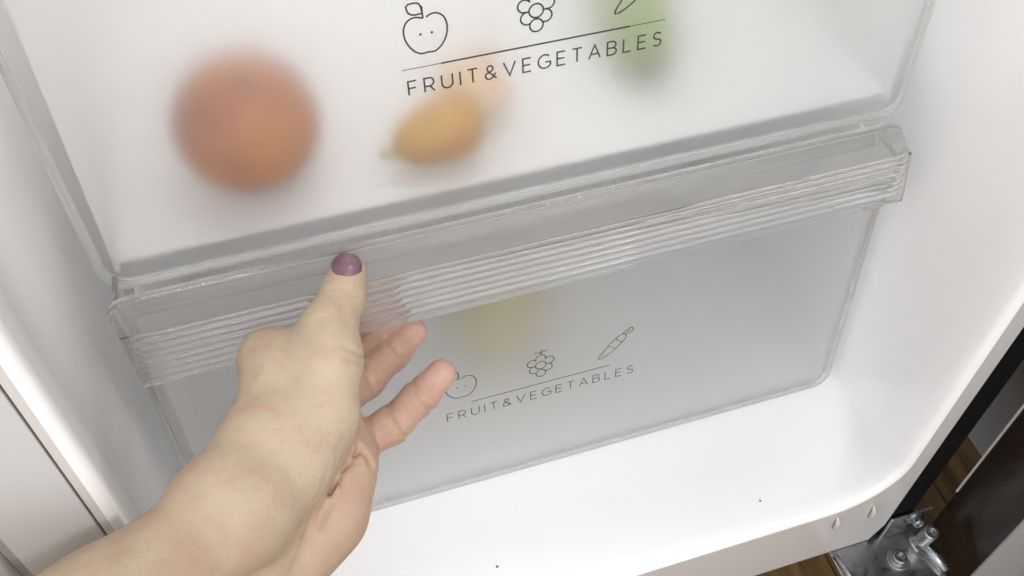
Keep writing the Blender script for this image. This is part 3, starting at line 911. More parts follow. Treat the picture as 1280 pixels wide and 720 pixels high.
CREASES = [
    ([[(-0.0839, 0.0475, 0.2037), (-0.0811, 0.0413, 0.1998), (-0.0784, 0.0349, 0.1957)], [(-0.0838, 0.0483, 0.2024), (-0.0810, 0.0421, 0.1986), (-0.0783, 0.0357, 0.1945)], [(-0.0837, 0.0491, 0.2012), (-0.0809, 0.0429, 0.1973), (-0.0781, 0.0364, 0.1932)], [(-0.0836, 0.0499, 0.2000), (-0.0807, 0.0436, 0.1961), (-0.0780, 0.0371, 0.1920)], [(-0.0834, 0.0506, 0.1988), (-0.0806, 0.0444, 0.1949), (-0.0779, 0.0379, 0.1907)], [(-0.0833, 0.0514, 0.1976), (-0.0805, 0.0452, 0.1937), (-0.0777, 0.0386, 0.1895)], [(-0.0832, 0.0522, 0.1963), (-0.0804, 0.0459, 0.1924), (-0.0776, 0.0394, 0.1883)], [(-0.0831, 0.0530, 0.1951), (-0.0802, 0.0467, 0.1912), (-0.0775, 0.0401, 0.1870)], [(-0.0830, 0.0538, 0.1939), (-0.0801, 0.0475, 0.1900), (-0.0773, 0.0409, 0.1858)], [(-0.0829, 0.0546, 0.1927), (-0.0800, 0.0482, 0.1887), (-0.0772, 0.0416, 0.1845)], [(-0.0827, 0.0553, 0.1915), (-0.0799, 0.0490, 0.1875), (-0.0771, 0.0424, 0.1833)], [(-0.0826, 0.0561, 0.1903), (-0.0797, 0.0498, 0.1863), (-0.0769, 0.0431, 0.1820)], [(-0.0825, 0.0569, 0.1890), (-0.0796, 0.0505, 0.1850), (-0.0768, 0.0439, 0.1808)]], 0.00180, 0.00120),
    ([[(-0.0975, 0.0382, 0.2048), (-0.0949, 0.0316, 0.2006), (-0.0922, 0.0244, 0.1959)], [(-0.0974, 0.0390, 0.2036), (-0.0949, 0.0324, 0.1993), (-0.0921, 0.0251, 0.1946)], [(-0.0974, 0.0398, 0.2023), (-0.0948, 0.0331, 0.1981), (-0.0920, 0.0258, 0.1934)], [(-0.0973, 0.0405, 0.2011), (-0.0947, 0.0339, 0.1968), (-0.0919, 0.0266, 0.1921)], [(-0.0972, 0.0413, 0.1999), (-0.0946, 0.0346, 0.1956), (-0.0918, 0.0273, 0.1908)], [(-0.0971, 0.0421, 0.1986), (-0.0945, 0.0354, 0.1943), (-0.0917, 0.0280, 0.1896)], [(-0.0970, 0.0428, 0.1974), (-0.0944, 0.0361, 0.1931), (-0.0916, 0.0287, 0.1883)], [(-0.0970, 0.0436, 0.1961), (-0.0943, 0.0369, 0.1918), (-0.0915, 0.0295, 0.1870)], [(-0.0969, 0.0444, 0.1949), (-0.0943, 0.0376, 0.1906), (-0.0914, 0.0302, 0.1858)], [(-0.0968, 0.0452, 0.1937), (-0.0942, 0.0384, 0.1893), (-0.0913, 0.0309, 0.1845)], [(-0.0967, 0.0459, 0.1924), (-0.0941, 0.0391, 0.1881), (-0.0913, 0.0317, 0.1832)], [(-0.0967, 0.0467, 0.1912), (-0.0940, 0.0399, 0.1868), (-0.0912, 0.0324, 0.1820)], [(-0.0966, 0.0475, 0.1899), (-0.0939, 0.0406, 0.1856), (-0.0911, 0.0331, 0.1807)]], 0.00190, 0.00120),
    ([[(-0.0961, 0.0390, 0.2063), (-0.0935, 0.0324, 0.2021), (-0.0908, 0.0264, 0.1983)], [(-0.0960, 0.0397, 0.2053), (-0.0934, 0.0331, 0.2011), (-0.0907, 0.0270, 0.1973)], [(-0.0959, 0.0403, 0.2043), (-0.0933, 0.0337, 0.2000), (-0.0906, 0.0276, 0.1962)], [(-0.0959, 0.0410, 0.2033), (-0.0933, 0.0343, 0.1990), (-0.0905, 0.0282, 0.1952)], [(-0.0958, 0.0416, 0.2022), (-0.0932, 0.0350, 0.1980), (-0.0904, 0.0289, 0.1941)], [(-0.0957, 0.0422, 0.2012), (-0.0931, 0.0356, 0.1969), (-0.0903, 0.0295, 0.1931)], [(-0.0957, 0.0429, 0.2002), (-0.0930, 0.0362, 0.1959), (-0.0903, 0.0301, 0.1920)], [(-0.0956, 0.0435, 0.1991), (-0.0930, 0.0368, 0.1948), (-0.0902, 0.0307, 0.1910)], [(-0.0955, 0.0442, 0.1981), (-0.0929, 0.0375, 0.1938), (-0.0901, 0.0313, 0.1899)], [(-0.0954, 0.0448, 0.1971), (-0.0928, 0.0381, 0.1928), (-0.0900, 0.0319, 0.1889)], [(-0.0954, 0.0455, 0.1961), (-0.0927, 0.0387, 0.1917), (-0.0899, 0.0325, 0.1878)], [(-0.0953, 0.0461, 0.1950), (-0.0927, 0.0393, 0.1907), (-0.0899, 0.0331, 0.1868)], [(-0.0952, 0.0468, 0.1940), (-0.0926, 0.0400, 0.1896), (-0.0898, 0.0338, 0.1857)], [(-0.0952, 0.0474, 0.1930), (-0.0925, 0.0406, 0.1886), (-0.0897, 0.0344, 0.1847)], [(-0.0951, 0.0480, 0.1919), (-0.0924, 0.0412, 0.1876), (-0.0896, 0.0350, 0.1836)], [(-0.0950, 0.0487, 0.1909), (-0.0924, 0.0419, 0.1865), (-0.0895, 0.0356, 0.1826)], [(-0.0950, 0.0493, 0.1899), (-0.0923, 0.0425, 0.1855), (-0.0894, 0.0362, 0.1815)]], 0.00120, 0.00100),
    ([[(-0.1084, 0.0306, 0.2104), (-0.1063, 0.0252, 0.2069), (-0.1061, 0.0198, 0.2030)], [(-0.1083, 0.0314, 0.2091), (-0.1063, 0.0259, 0.2057), (-0.1060, 0.0205, 0.2017)], [(-0.1083, 0.0321, 0.2079), (-0.1062, 0.0267, 0.2044), (-0.1060, 0.0213, 0.2004)], [(-0.1082, 0.0329, 0.2066), (-0.1062, 0.0274, 0.2031), (-0.1059, 0.0220, 0.1991)], [(-0.1082, 0.0337, 0.2054), (-0.1061, 0.0282, 0.2019), (-0.1059, 0.0227, 0.1979)], [(-0.1082, 0.0344, 0.2041), (-0.1060, 0.0289, 0.2006), (-0.1058, 0.0235, 0.1966)], [(-0.1081, 0.0352, 0.2029), (-0.1060, 0.0297, 0.1993), (-0.1058, 0.0242, 0.1953)], [(-0.1081, 0.0360, 0.2016), (-0.1059, 0.0304, 0.1981), (-0.1057, 0.0249, 0.1941)], [(-0.1080, 0.0367, 0.2004), (-0.1059, 0.0312, 0.1968), (-0.1057, 0.0256, 0.1928)], [(-0.1080, 0.0375, 0.1991), (-0.1058, 0.0319, 0.1956), (-0.1056, 0.0264, 0.1915)], [(-0.1079, 0.0382, 0.1979), (-0.1058, 0.0327, 0.1943), (-0.1056, 0.0271, 0.1902)], [(-0.1079, 0.0390, 0.1966), (-0.1057, 0.0334, 0.1930), (-0.1055, 0.0278, 0.1890)], [(-0.1078, 0.0398, 0.1954), (-0.1057, 0.0342, 0.1918), (-0.1055, 0.0286, 0.1877)]], 0.00160, 0.00120),
    ([[(-0.1154, 0.0192, 0.2090), (-0.1125, 0.0142, 0.2061), (-0.1110, 0.0072, 0.2013)], [(-0.1154, 0.0199, 0.2078), (-0.1125, 0.0149, 0.2048), (-0.1109, 0.0079, 0.2000)], [(-0.1154, 0.0206, 0.2065), (-0.1125, 0.0156, 0.2035), (-0.1109, 0.0086, 0.1987)], [(-0.1153, 0.0214, 0.2052), (-0.1124, 0.0163, 0.2022), (-0.1109, 0.0093, 0.1974)], [(-0.1153, 0.0221, 0.2039), (-0.1124, 0.0170, 0.2009), (-0.1108, 0.0100, 0.1961)], [(-0.1153, 0.0229, 0.2027), (-0.1124, 0.0178, 0.1996), (-0.1108, 0.0107, 0.1948)], [(-0.1153, 0.0236, 0.2014), (-0.1123, 0.0185, 0.1984), (-0.1108, 0.0114, 0.1935)], [(-0.1153, 0.0243, 0.2001), (-0.1123, 0.0192, 0.1971), (-0.1107, 0.0121, 0.1922)], [(-0.1152, 0.0251, 0.1988), (-0.1123, 0.0199, 0.1958), (-0.1107, 0.0128, 0.1909)], [(-0.1152, 0.0258, 0.1976), (-0.1122, 0.0207, 0.1945), (-0.1107, 0.0135, 0.1896)], [(-0.1152, 0.0266, 0.1963), (-0.1122, 0.0214, 0.1932), (-0.1106, 0.0142, 0.1883)], [(-0.1152, 0.0273, 0.1950), (-0.1122, 0.0221, 0.1919), (-0.1106, 0.0149, 0.1870)], [(-0.1151, 0.0280, 0.1937), (-0.1122, 0.0228, 0.1906), (-0.1105, 0.0156, 0.1857)]], 0.00130, 0.00120),
    ([[(-0.0887, 0.0769, 0.2001), (-0.0855, 0.0714, 0.1968), (-0.0824, 0.0669, 0.1942)], [(-0.0886, 0.0777, 0.1989), (-0.0854, 0.0722, 0.1956), (-0.0823, 0.0677, 0.1930)], [(-0.0885, 0.0786, 0.1978), (-0.0853, 0.0730, 0.1944), (-0.0822, 0.0685, 0.1918)], [(-0.0884, 0.0794, 0.1966), (-0.0852, 0.0739, 0.1933), (-0.0821, 0.0693, 0.1907)], [(-0.0883, 0.0803, 0.1954), (-0.0851, 0.0747, 0.1921), (-0.0820, 0.0701, 0.1895)], [(-0.0882, 0.0811, 0.1942), (-0.0850, 0.0755, 0.1909), (-0.0818, 0.0709, 0.1883)], [(-0.0881, 0.0819, 0.1930), (-0.0849, 0.0763, 0.1897), (-0.0817, 0.0717, 0.1871)], [(-0.0880, 0.0828, 0.1918), (-0.0847, 0.0771, 0.1885), (-0.0816, 0.0725, 0.1859)], [(-0.0879, 0.0836, 0.1907), (-0.0846, 0.0780, 0.1873), (-0.0815, 0.0733, 0.1847)], [(-0.0878, 0.0845, 0.1895), (-0.0845, 0.0788, 0.1861), (-0.0814, 0.0742, 0.1835)], [(-0.0877, 0.0853, 0.1883), (-0.0844, 0.0796, 0.1849), (-0.0813, 0.0750, 0.1823)], [(-0.0876, 0.0861, 0.1871), (-0.0843, 0.0804, 0.1837), (-0.0811, 0.0758, 0.1811)], [(-0.0875, 0.0870, 0.1859), (-0.0842, 0.0813, 0.1825), (-0.0810, 0.0766, 0.1799)]], 0.00180, 0.00120),
    ([[(-0.1047, 0.0648, 0.2049), (-0.1029, 0.0592, 0.2012), (-0.1012, 0.0531, 0.1971)], [(-0.1046, 0.0656, 0.2037), (-0.1028, 0.0600, 0.2000), (-0.1011, 0.0539, 0.1959)], [(-0.1046, 0.0665, 0.2025), (-0.1027, 0.0609, 0.1988), (-0.1011, 0.0547, 0.1946)], [(-0.1045, 0.0673, 0.2013), (-0.1027, 0.0617, 0.1976), (-0.1010, 0.0555, 0.1934)], [(-0.1045, 0.0681, 0.2001), (-0.1026, 0.0625, 0.1964), (-0.1009, 0.0562, 0.1922)], [(-0.1044, 0.0690, 0.1989), (-0.1026, 0.0633, 0.1952), (-0.1009, 0.0570, 0.1910)], [(-0.1044, 0.0698, 0.1977), (-0.1025, 0.0641, 0.1940), (-0.1008, 0.0578, 0.1897)], [(-0.1043, 0.0706, 0.1965), (-0.1024, 0.0649, 0.1928), (-0.1008, 0.0586, 0.1885)], [(-0.1043, 0.0714, 0.1953), (-0.1024, 0.0657, 0.1915), (-0.1007, 0.0594, 0.1873)], [(-0.1042, 0.0723, 0.1941), (-0.1023, 0.0665, 0.1903), (-0.1006, 0.0602, 0.1861)], [(-0.1042, 0.0731, 0.1929), (-0.1023, 0.0673, 0.1891), (-0.1006, 0.0610, 0.1848)], [(-0.1041, 0.0739, 0.1917), (-0.1022, 0.0681, 0.1879), (-0.1005, 0.0618, 0.1836)], [(-0.1040, 0.0747, 0.1905), (-0.1022, 0.0690, 0.1867), (-0.1004, 0.0626, 0.1824)]], 0.00190, 0.00120),
    ([[(-0.1113, 0.0645, 0.2632), (-0.1052, 0.0634, 0.2639), (-0.0998, 0.0602, 0.2630)], [(-0.1113, 0.0652, 0.2623), (-0.1052, 0.0641, 0.2630), (-0.0997, 0.0610, 0.2620)], [(-0.1112, 0.0660, 0.2613), (-0.1051, 0.0649, 0.2620), (-0.0997, 0.0617, 0.2611)], [(-0.1112, 0.0667, 0.2604), (-0.1051, 0.0656, 0.2611), (-0.0996, 0.0625, 0.2601)], [(-0.1112, 0.0675, 0.2594), (-0.1050, 0.0664, 0.2601), (-0.0996, 0.0632, 0.2592)], [(-0.1112, 0.0683, 0.2585), (-0.1050, 0.0672, 0.2592), (-0.0995, 0.0640, 0.2582)], [(-0.1111, 0.0690, 0.2575), (-0.1050, 0.0679, 0.2582), (-0.0994, 0.0647, 0.2573)], [(-0.1111, 0.0698, 0.2566), (-0.1049, 0.0687, 0.2573), (-0.0994, 0.0655, 0.2563)], [(-0.1111, 0.0706, 0.2556), (-0.1049, 0.0694, 0.2564), (-0.0993, 0.0662, 0.2554)], [(-0.1110, 0.0713, 0.2547), (-0.1048, 0.0702, 0.2554), (-0.0992, 0.0670, 0.2544)], [(-0.1110, 0.0721, 0.2537), (-0.1048, 0.0710, 0.2545), (-0.0992, 0.0677, 0.2535)], [(-0.1110, 0.0729, 0.2528), (-0.1047, 0.0717, 0.2535), (-0.0991, 0.0685, 0.2525)], [(-0.1109, 0.0736, 0.2518), (-0.1047, 0.0725, 0.2526), (-0.0990, 0.0692, 0.2516)], [(-0.1109, 0.0744, 0.2509), (-0.1046, 0.0733, 0.2516), (-0.0990, 0.0700, 0.2506)], [(-0.1109, 0.0752, 0.2499), (-0.1046, 0.0740, 0.2507), (-0.0989, 0.0707, 0.2497)], [(-0.1108, 0.0759, 0.2490), (-0.1045, 0.0748, 0.2497), (-0.0989, 0.0715, 0.2487)], [(-0.1108, 0.0767, 0.2480), (-0.1045, 0.0755, 0.2488), (-0.0988, 0.0722, 0.2478)]], 0.00080, 0.00100),
    ([[(-0.1122, 0.0625, 0.2621), (-0.1058, 0.0612, 0.2629), (-0.0997, 0.0581, 0.2621)], [(-0.1122, 0.0632, 0.2612), (-0.1058, 0.0620, 0.2619), (-0.0996, 0.0589, 0.2612)], [(-0.1121, 0.0640, 0.2602), (-0.1057, 0.0628, 0.2610), (-0.0995, 0.0596, 0.2602)], [(-0.1121, 0.0647, 0.2593), (-0.1057, 0.0635, 0.2600), (-0.0995, 0.0604, 0.2593)], [(-0.1121, 0.0655, 0.2583), (-0.1056, 0.0643, 0.2591), (-0.0994, 0.0611, 0.2583)], [(-0.1121, 0.0662, 0.2574), (-0.1056, 0.0650, 0.2581), (-0.0993, 0.0619, 0.2573)], [(-0.1120, 0.0670, 0.2564), (-0.1055, 0.0658, 0.2572), (-0.0993, 0.0626, 0.2564)], [(-0.1120, 0.0678, 0.2555), (-0.1055, 0.0665, 0.2562), (-0.0992, 0.0634, 0.2554)], [(-0.1120, 0.0685, 0.2545), (-0.1054, 0.0673, 0.2552), (-0.0991, 0.0641, 0.2545)], [(-0.1119, 0.0693, 0.2536), (-0.1054, 0.0681, 0.2543), (-0.0991, 0.0649, 0.2535)], [(-0.1119, 0.0700, 0.2526), (-0.1053, 0.0688, 0.2533), (-0.0990, 0.0656, 0.2526)], [(-0.1119, 0.0708, 0.2517), (-0.1053, 0.0696, 0.2524), (-0.0990, 0.0664, 0.2516)], [(-0.1119, 0.0716, 0.2507), (-0.1053, 0.0703, 0.2514), (-0.0989, 0.0671, 0.2507)], [(-0.1118, 0.0723, 0.2498), (-0.1052, 0.0711, 0.2505), (-0.0988, 0.0679, 0.2497)], [(-0.1118, 0.0731, 0.2488), (-0.1052, 0.0718, 0.2495), (-0.0988, 0.0686, 0.2488)], [(-0.1118, 0.0738, 0.2478), (-0.1051, 0.0726, 0.2486), (-0.0987, 0.0694, 0.2478)], [(-0.1117, 0.0746, 0.2469), (-0.1051, 0.0733, 0.2476), (-0.0986, 0.0701, 0.2469)]], 0.00060, 0.00100),
    ([[(-0.1115, 0.0379, 0.2569), (-0.1075, 0.0350, 0.2557), (-0.1054, 0.0327, 0.2545)], [(-0.1114, 0.0387, 0.2559), (-0.1074, 0.0357, 0.2547), (-0.1054, 0.0334, 0.2535)], [(-0.1114, 0.0394, 0.2549), (-0.1074, 0.0364, 0.2537), (-0.1053, 0.0341, 0.2525)], [(-0.1114, 0.0401, 0.2539), (-0.1074, 0.0371, 0.2527), (-0.1053, 0.0348, 0.2515)], [(-0.1113, 0.0408, 0.2529), (-0.1073, 0.0378, 0.2517), (-0.1052, 0.0355, 0.2505)], [(-0.1113, 0.0415, 0.2519), (-0.1073, 0.0385, 0.2508), (-0.1052, 0.0362, 0.2495)], [(-0.1113, 0.0422, 0.2509), (-0.1072, 0.0392, 0.2498), (-0.1051, 0.0369, 0.2485)], [(-0.1112, 0.0429, 0.2500), (-0.1072, 0.0399, 0.2488), (-0.1051, 0.0376, 0.2475)], [(-0.1112, 0.0436, 0.2490), (-0.1072, 0.0406, 0.2478), (-0.1050, 0.0383, 0.2465)], [(-0.1112, 0.0443, 0.2480), (-0.1071, 0.0413, 0.2468), (-0.1050, 0.0390, 0.2456)], [(-0.1111, 0.0450, 0.2470), (-0.1071, 0.0420, 0.2458), (-0.1049, 0.0396, 0.2446)], [(-0.1111, 0.0457, 0.2460), (-0.1070, 0.0427, 0.2448), (-0.1049, 0.0403, 0.2436)], [(-0.1111, 0.0464, 0.2450), (-0.1070, 0.0434, 0.2438), (-0.1048, 0.0410, 0.2426)], [(-0.1110, 0.0471, 0.2440), (-0.1069, 0.0441, 0.2428), (-0.1048, 0.0417, 0.2416)], [(-0.1110, 0.0479, 0.2430), (-0.1069, 0.0448, 0.2418), (-0.1047, 0.0424, 0.2406)], [(-0.1110, 0.0486, 0.2420), (-0.1069, 0.0455, 0.2408), (-0.1047, 0.0431, 0.2396)], [(-0.1110, 0.0493, 0.2410), (-0.1068, 0.0462, 0.2398), (-0.1046, 0.0438, 0.2386)]], 0.00150, 0.00100),
    ([[(-0.1130, 0.0343, 0.2557), (-0.1089, 0.0319, 0.2549), (-0.1063, 0.0294, 0.2537)], [(-0.1130, 0.0350, 0.2547), (-0.1089, 0.0326, 0.2539), (-0.1062, 0.0300, 0.2527)], [(-0.1130, 0.0357, 0.2537), (-0.1089, 0.0333, 0.2529), (-0.1062, 0.0307, 0.2517)], [(-0.1130, 0.0364, 0.2527), (-0.1088, 0.0339, 0.2519), (-0.1061, 0.0314, 0.2507)], [(-0.1129, 0.0371, 0.2517), (-0.1088, 0.0346, 0.2509), (-0.1061, 0.0321, 0.2497)], [(-0.1129, 0.0378, 0.2507), (-0.1088, 0.0353, 0.2499), (-0.1060, 0.0328, 0.2487)], [(-0.1129, 0.0385, 0.2497), (-0.1087, 0.0360, 0.2489), (-0.1060, 0.0335, 0.2477)], [(-0.1129, 0.0392, 0.2487), (-0.1087, 0.0367, 0.2479), (-0.1059, 0.0342, 0.2467)], [(-0.1128, 0.0399, 0.2477), (-0.1086, 0.0374, 0.2469), (-0.1059, 0.0348, 0.2457)], [(-0.1128, 0.0406, 0.2467), (-0.1086, 0.0381, 0.2459), (-0.1058, 0.0355, 0.2447)], [(-0.1128, 0.0413, 0.2457), (-0.1086, 0.0388, 0.2449), (-0.1058, 0.0362, 0.2437)], [(-0.1128, 0.0420, 0.2447), (-0.1085, 0.0395, 0.2439), (-0.1057, 0.0369, 0.2427)], [(-0.1127, 0.0427, 0.2437), (-0.1085, 0.0402, 0.2429), (-0.1057, 0.0376, 0.2417)], [(-0.1127, 0.0434, 0.2427), (-0.1084, 0.0409, 0.2419), (-0.1057, 0.0383, 0.2407)], [(-0.1127, 0.0441, 0.2417), (-0.1084, 0.0416, 0.2409), (-0.1056, 0.0390, 0.2397)], [(-0.1126, 0.0448, 0.2407), (-0.1084, 0.0423, 0.2399), (-0.1056, 0.0396, 0.2387)], [(-0.1126, 0.0455, 0.2397), (-0.1083, 0.0430, 0.2389), (-0.1055, 0.0403, 0.2377)]], 0.00130, 0.00100),
    ([[(-0.1168, -0.0047, 0.2441), (-0.1214, -0.0065, 0.2417), (-0.1271, -0.0099, 0.2377), (-0.1316, -0.0137, 0.2338)], [(-0.1168, -0.0039, 0.2427), (-0.1214, -0.0056, 0.2402), (-0.1271, -0.0091, 0.2362), (-0.1317, -0.0129, 0.2322)], [(-0.1168, -0.0030, 0.2412), (-0.1214, -0.0048, 0.2387), (-0.1271, -0.0082, 0.2347), (-0.1317, -0.0121, 0.2307)], [(-0.1167, -0.0022, 0.2397), (-0.1213, -0.0039, 0.2372), (-0.1272, -0.0074, 0.2332), (-0.1317, -0.0113, 0.2292)], [(-0.1167, -0.0013, 0.2382), (-0.1213, -0.0031, 0.2357), (-0.1272, -0.0066, 0.2317), (-0.1318, -0.0105, 0.2276)], [(-0.1167, -0.0005, 0.2367), (-0.1213, -0.0022, 0.2342), (-0.1272, -0.0058, 0.2301), (-0.1318, -0.0097, 0.2261)], [(-0.1167, 0.0004, 0.2352), (-0.1213, -0.0014, 0.2327), (-0.1272, -0.0049, 0.2286), (-0.1319, -0.0089, 0.2245)], [(-0.1167, 0.0012, 0.2337), (-0.1213, -0.0005, 0.2312), (-0.1272, -0.0041, 0.2271), (-0.1319, -0.0080, 0.2230)], [(-0.1166, 0.0021, 0.2322), (-0.1213, 0.0003, 0.2297), (-0.1273, -0.0033, 0.2256), (-0.1319, -0.0072, 0.2215)], [(-0.1166, 0.0029, 0.2307), (-0.1213, 0.0011, 0.2282), (-0.1273, -0.0024, 0.2241), (-0.1320, -0.0064, 0.2199)], [(-0.1166, 0.0038, 0.2292), (-0.1213, 0.0020, 0.2267), (-0.1273, -0.0016, 0.2225), (-0.1320, -0.0056, 0.2184)], [(-0.1166, 0.0046, 0.2277), (-0.1213, 0.0028, 0.2252), (-0.1273, -0.0008, 0.2210), (-0.1321, -0.0048, 0.2169)], [(-0.1165, 0.0055, 0.2262), (-0.1213, 0.0037, 0.2237), (-0.1273, 0.0001, 0.2195), (-0.1321, -0.0040, 0.2153)], [(-0.1165, 0.0063, 0.2247), (-0.1213, 0.0045, 0.2222), (-0.1274, 0.0009, 0.2180), (-0.1321, -0.0031, 0.2138)], [(-0.1165, 0.0072, 0.2232), (-0.1213, 0.0054, 0.2207), (-0.1274, 0.0017, 0.2164), (-0.1322, -0.0023, 0.2122)], [(-0.1165, 0.0080, 0.2217), (-0.1213, 0.0062, 0.2192), (-0.1274, 0.0026, 0.2149), (-0.1322, -0.0015, 0.2107)], [(-0.1164, 0.0089, 0.2202), (-0.1213, 0.0071, 0.2177), (-0.1274, 0.0034, 0.2134), (-0.1322, -0.0007, 0.2092)], [(-0.1164, 0.0097, 0.2187), (-0.1213, 0.0079, 0.2161), (-0.1274, 0.0042, 0.2119), (-0.1323, 0.0001, 0.2076)], [(-0.1164, 0.0106, 0.2172), (-0.1213, 0.0088, 0.2146), (-0.1275, 0.0051, 0.2104), (-0.1323, 0.0009, 0.2061)], [(-0.1164, 0.0115, 0.2157), (-0.1213, 0.0096, 0.2131), (-0.1275, 0.0059, 0.2088), (-0.1324, 0.0017, 0.2045)], [(-0.1164, 0.0123, 0.2142), (-0.1213, 0.0104, 0.2116), (-0.1275, 0.0067, 0.2073), (-0.1324, 0.0026, 0.2030)], [(-0.1163, 0.0132, 0.2127), (-0.1213, 0.0113, 0.2101), (-0.1275, 0.0075, 0.2058), (-0.1324, 0.0034, 0.2015)], [(-0.1163, 0.0140, 0.2113), (-0.1213, 0.0121, 0.2086), (-0.1275, 0.0084, 0.2043), (-0.1325, 0.0042, 0.1999)], [(-0.1163, 0.0149, 0.2098), (-0.1213, 0.0130, 0.2071), (-0.1276, 0.0092, 0.2027), (-0.1325, 0.0050, 0.1984)], [(-0.1163, 0.0157, 0.2083), (-0.1213, 0.0138, 0.2056), (-0.1276, 0.0100, 0.2012), (-0.1326, 0.0058, 0.1969)], [(-0.1162, 0.0166, 0.2068), (-0.1212, 0.0147, 0.2041), (-0.1276, 0.0109, 0.1997), (-0.1326, 0.0066, 0.1953)], [(-0.1162, 0.0174, 0.2053), (-0.1212, 0.0155, 0.2026), (-0.1276, 0.0117, 0.1982), (-0.1326, 0.0074, 0.1938)], [(-0.1162, 0.0183, 0.2038), (-0.1212, 0.0164, 0.2011), (-0.1276, 0.0125, 0.1967), (-0.1327, 0.0083, 0.1922)], [(-0.1162, 0.0191, 0.2023), (-0.1212, 0.0172, 0.1996), (-0.1277, 0.0134, 0.1951), (-0.1327, 0.0091, 0.1907)]], 0.00220, 0.00140),
    ([[(-0.1193, -0.0167, 0.2625), (-0.1253, -0.0197, 0.2587), (-0.1320, -0.0251, 0.2531), (-0.1383, -0.0313, 0.2469), (-0.1448, -0.0380, 0.2403), (-0.1517, -0.0458, 0.2328)], [(-0.1192, -0.0139, 0.2577), (-0.1253, -0.0171, 0.2538), (-0.1321, -0.0225, 0.2481), (-0.1386, -0.0288, 0.2418), (-0.1451, -0.0355, 0.2352), (-0.1521, -0.0435, 0.2276)], [(-0.1192, -0.0112, 0.2528), (-0.1254, -0.0144, 0.2489), (-0.1323, -0.0199, 0.2431), (-0.1388, -0.0263, 0.2368), (-0.1455, -0.0331, 0.2300), (-0.1525, -0.0411, 0.2223)], [(-0.1191, -0.0085, 0.2480), (-0.1254, -0.0117, 0.2441), (-0.1324, -0.0173, 0.2382), (-0.1390, -0.0237, 0.2317), (-0.1458, -0.0307, 0.2249), (-0.1529, -0.0388, 0.2171)], [(-0.1191, -0.0057, 0.2432), (-0.1254, -0.0090, 0.2392), (-0.1325, -0.0146, 0.2332), (-0.1392, -0.0212, 0.2267), (-0.1461, -0.0283, 0.2198), (-0.1533, -0.0365, 0.2118)], [(-0.1190, -0.0030, 0.2384), (-0.1255, -0.0063, 0.2343), (-0.1327, -0.0120, 0.2283), (-0.1395, -0.0187, 0.2216), (-0.1464, -0.0258, 0.2146), (-0.1537, -0.0342, 0.2066)], [(-0.1190, -0.0003, 0.2335), (-0.1255, -0.0036, 0.2294), (-0.1328, -0.0094, 0.2233), (-0.1397, -0.0162, 0.2166), (-0.1467, -0.0234, 0.2095), (-0.1542, -0.0319, 0.2014)], [(-0.1190, 0.0024, 0.2287), (-0.1256, -0.0009, 0.2246), (-0.1329, -0.0068, 0.2184), (-0.1399, -0.0136, 0.2116), (-0.1470, -0.0210, 0.2043), (-0.1546, -0.0296, 0.1961)], [(-0.1189, 0.0052, 0.2239), (-0.1256, 0.0017, 0.2197), (-0.1331, -0.0042, 0.2134), (-0.1401, -0.0111, 0.2065), (-0.1474, -0.0186, 0.1992), (-0.1550, -0.0272, 0.1909)], [(-0.1189, 0.0079, 0.2191), (-0.1256, 0.0044, 0.2148), (-0.1332, -0.0016, 0.2085), (-0.1404, -0.0086, 0.2015), (-0.1477, -0.0161, 0.1941), (-0.1554, -0.0249, 0.1856)], [(-0.1188, 0.0106, 0.2143), (-0.1257, 0.0071, 0.2099), (-0.1333, 0.0010, 0.2035), (-0.1406, -0.0061, 0.1964), (-0.1480, -0.0137, 0.1889), (-0.1558, -0.0226, 0.1804)], [(-0.1188, 0.0134, 0.2094), (-0.1257, 0.0098, 0.2051), (-0.1335, 0.0036, 0.1985), (-0.1408, -0.0036, 0.1914), (-0.1483, -0.0113, 0.1838), (-0.1562, -0.0203, 0.1751)], [(-0.1187, 0.0161, 0.2046), (-0.1258, 0.0125, 0.2002), (-0.1336, 0.0062, 0.1936), (-0.1410, -0.0010, 0.1863), (-0.1486, -0.0088, 0.1787), (-0.1566, -0.0180, 0.1699)]], 0.00300, 0.00450),
    ([[(-0.1199, 0.0029, 0.2458), (-0.1228, 0.0011, 0.2438)], [(-0.1199, 0.0036, 0.2445), (-0.1228, 0.0019, 0.2425)], [(-0.1199, 0.0044, 0.2432), (-0.1228, 0.0026, 0.2412)], [(-0.1199, 0.0051, 0.2420), (-0.1228, 0.0034, 0.2399)], [(-0.1198, 0.0059, 0.2407), (-0.1228, 0.0041, 0.2387)], [(-0.1198, 0.0066, 0.2394), (-0.1228, 0.0049, 0.2374)], [(-0.1198, 0.0074, 0.2382), (-0.1228, 0.0056, 0.2361)], [(-0.1198, 0.0081, 0.2369), (-0.1228, 0.0064, 0.2348)], [(-0.1198, 0.0089, 0.2356), (-0.1228, 0.0071, 0.2336)], [(-0.1198, 0.0096, 0.2344), (-0.1228, 0.0079, 0.2323)], [(-0.1198, 0.0104, 0.2331), (-0.1228, 0.0086, 0.2310)], [(-0.1198, 0.0111, 0.2318), (-0.1228, 0.0093, 0.2297)], [(-0.1198, 0.0119, 0.2306), (-0.1228, 0.0101, 0.2285)], [(-0.1198, 0.0127, 0.2293), (-0.1228, 0.0108, 0.2272)], [(-0.1198, 0.0134, 0.2280), (-0.1228, 0.0116, 0.2259)], [(-0.1197, 0.0142, 0.2267), (-0.1228, 0.0123, 0.2246)], [(-0.1197, 0.0149, 0.2255), (-0.1228, 0.0131, 0.2234)], [(-0.1197, 0.0157, 0.2242), (-0.1228, 0.0138, 0.2221)], [(-0.1197, 0.0164, 0.2229), (-0.1228, 0.0146, 0.2208)]], 0.00070, 0.00120),
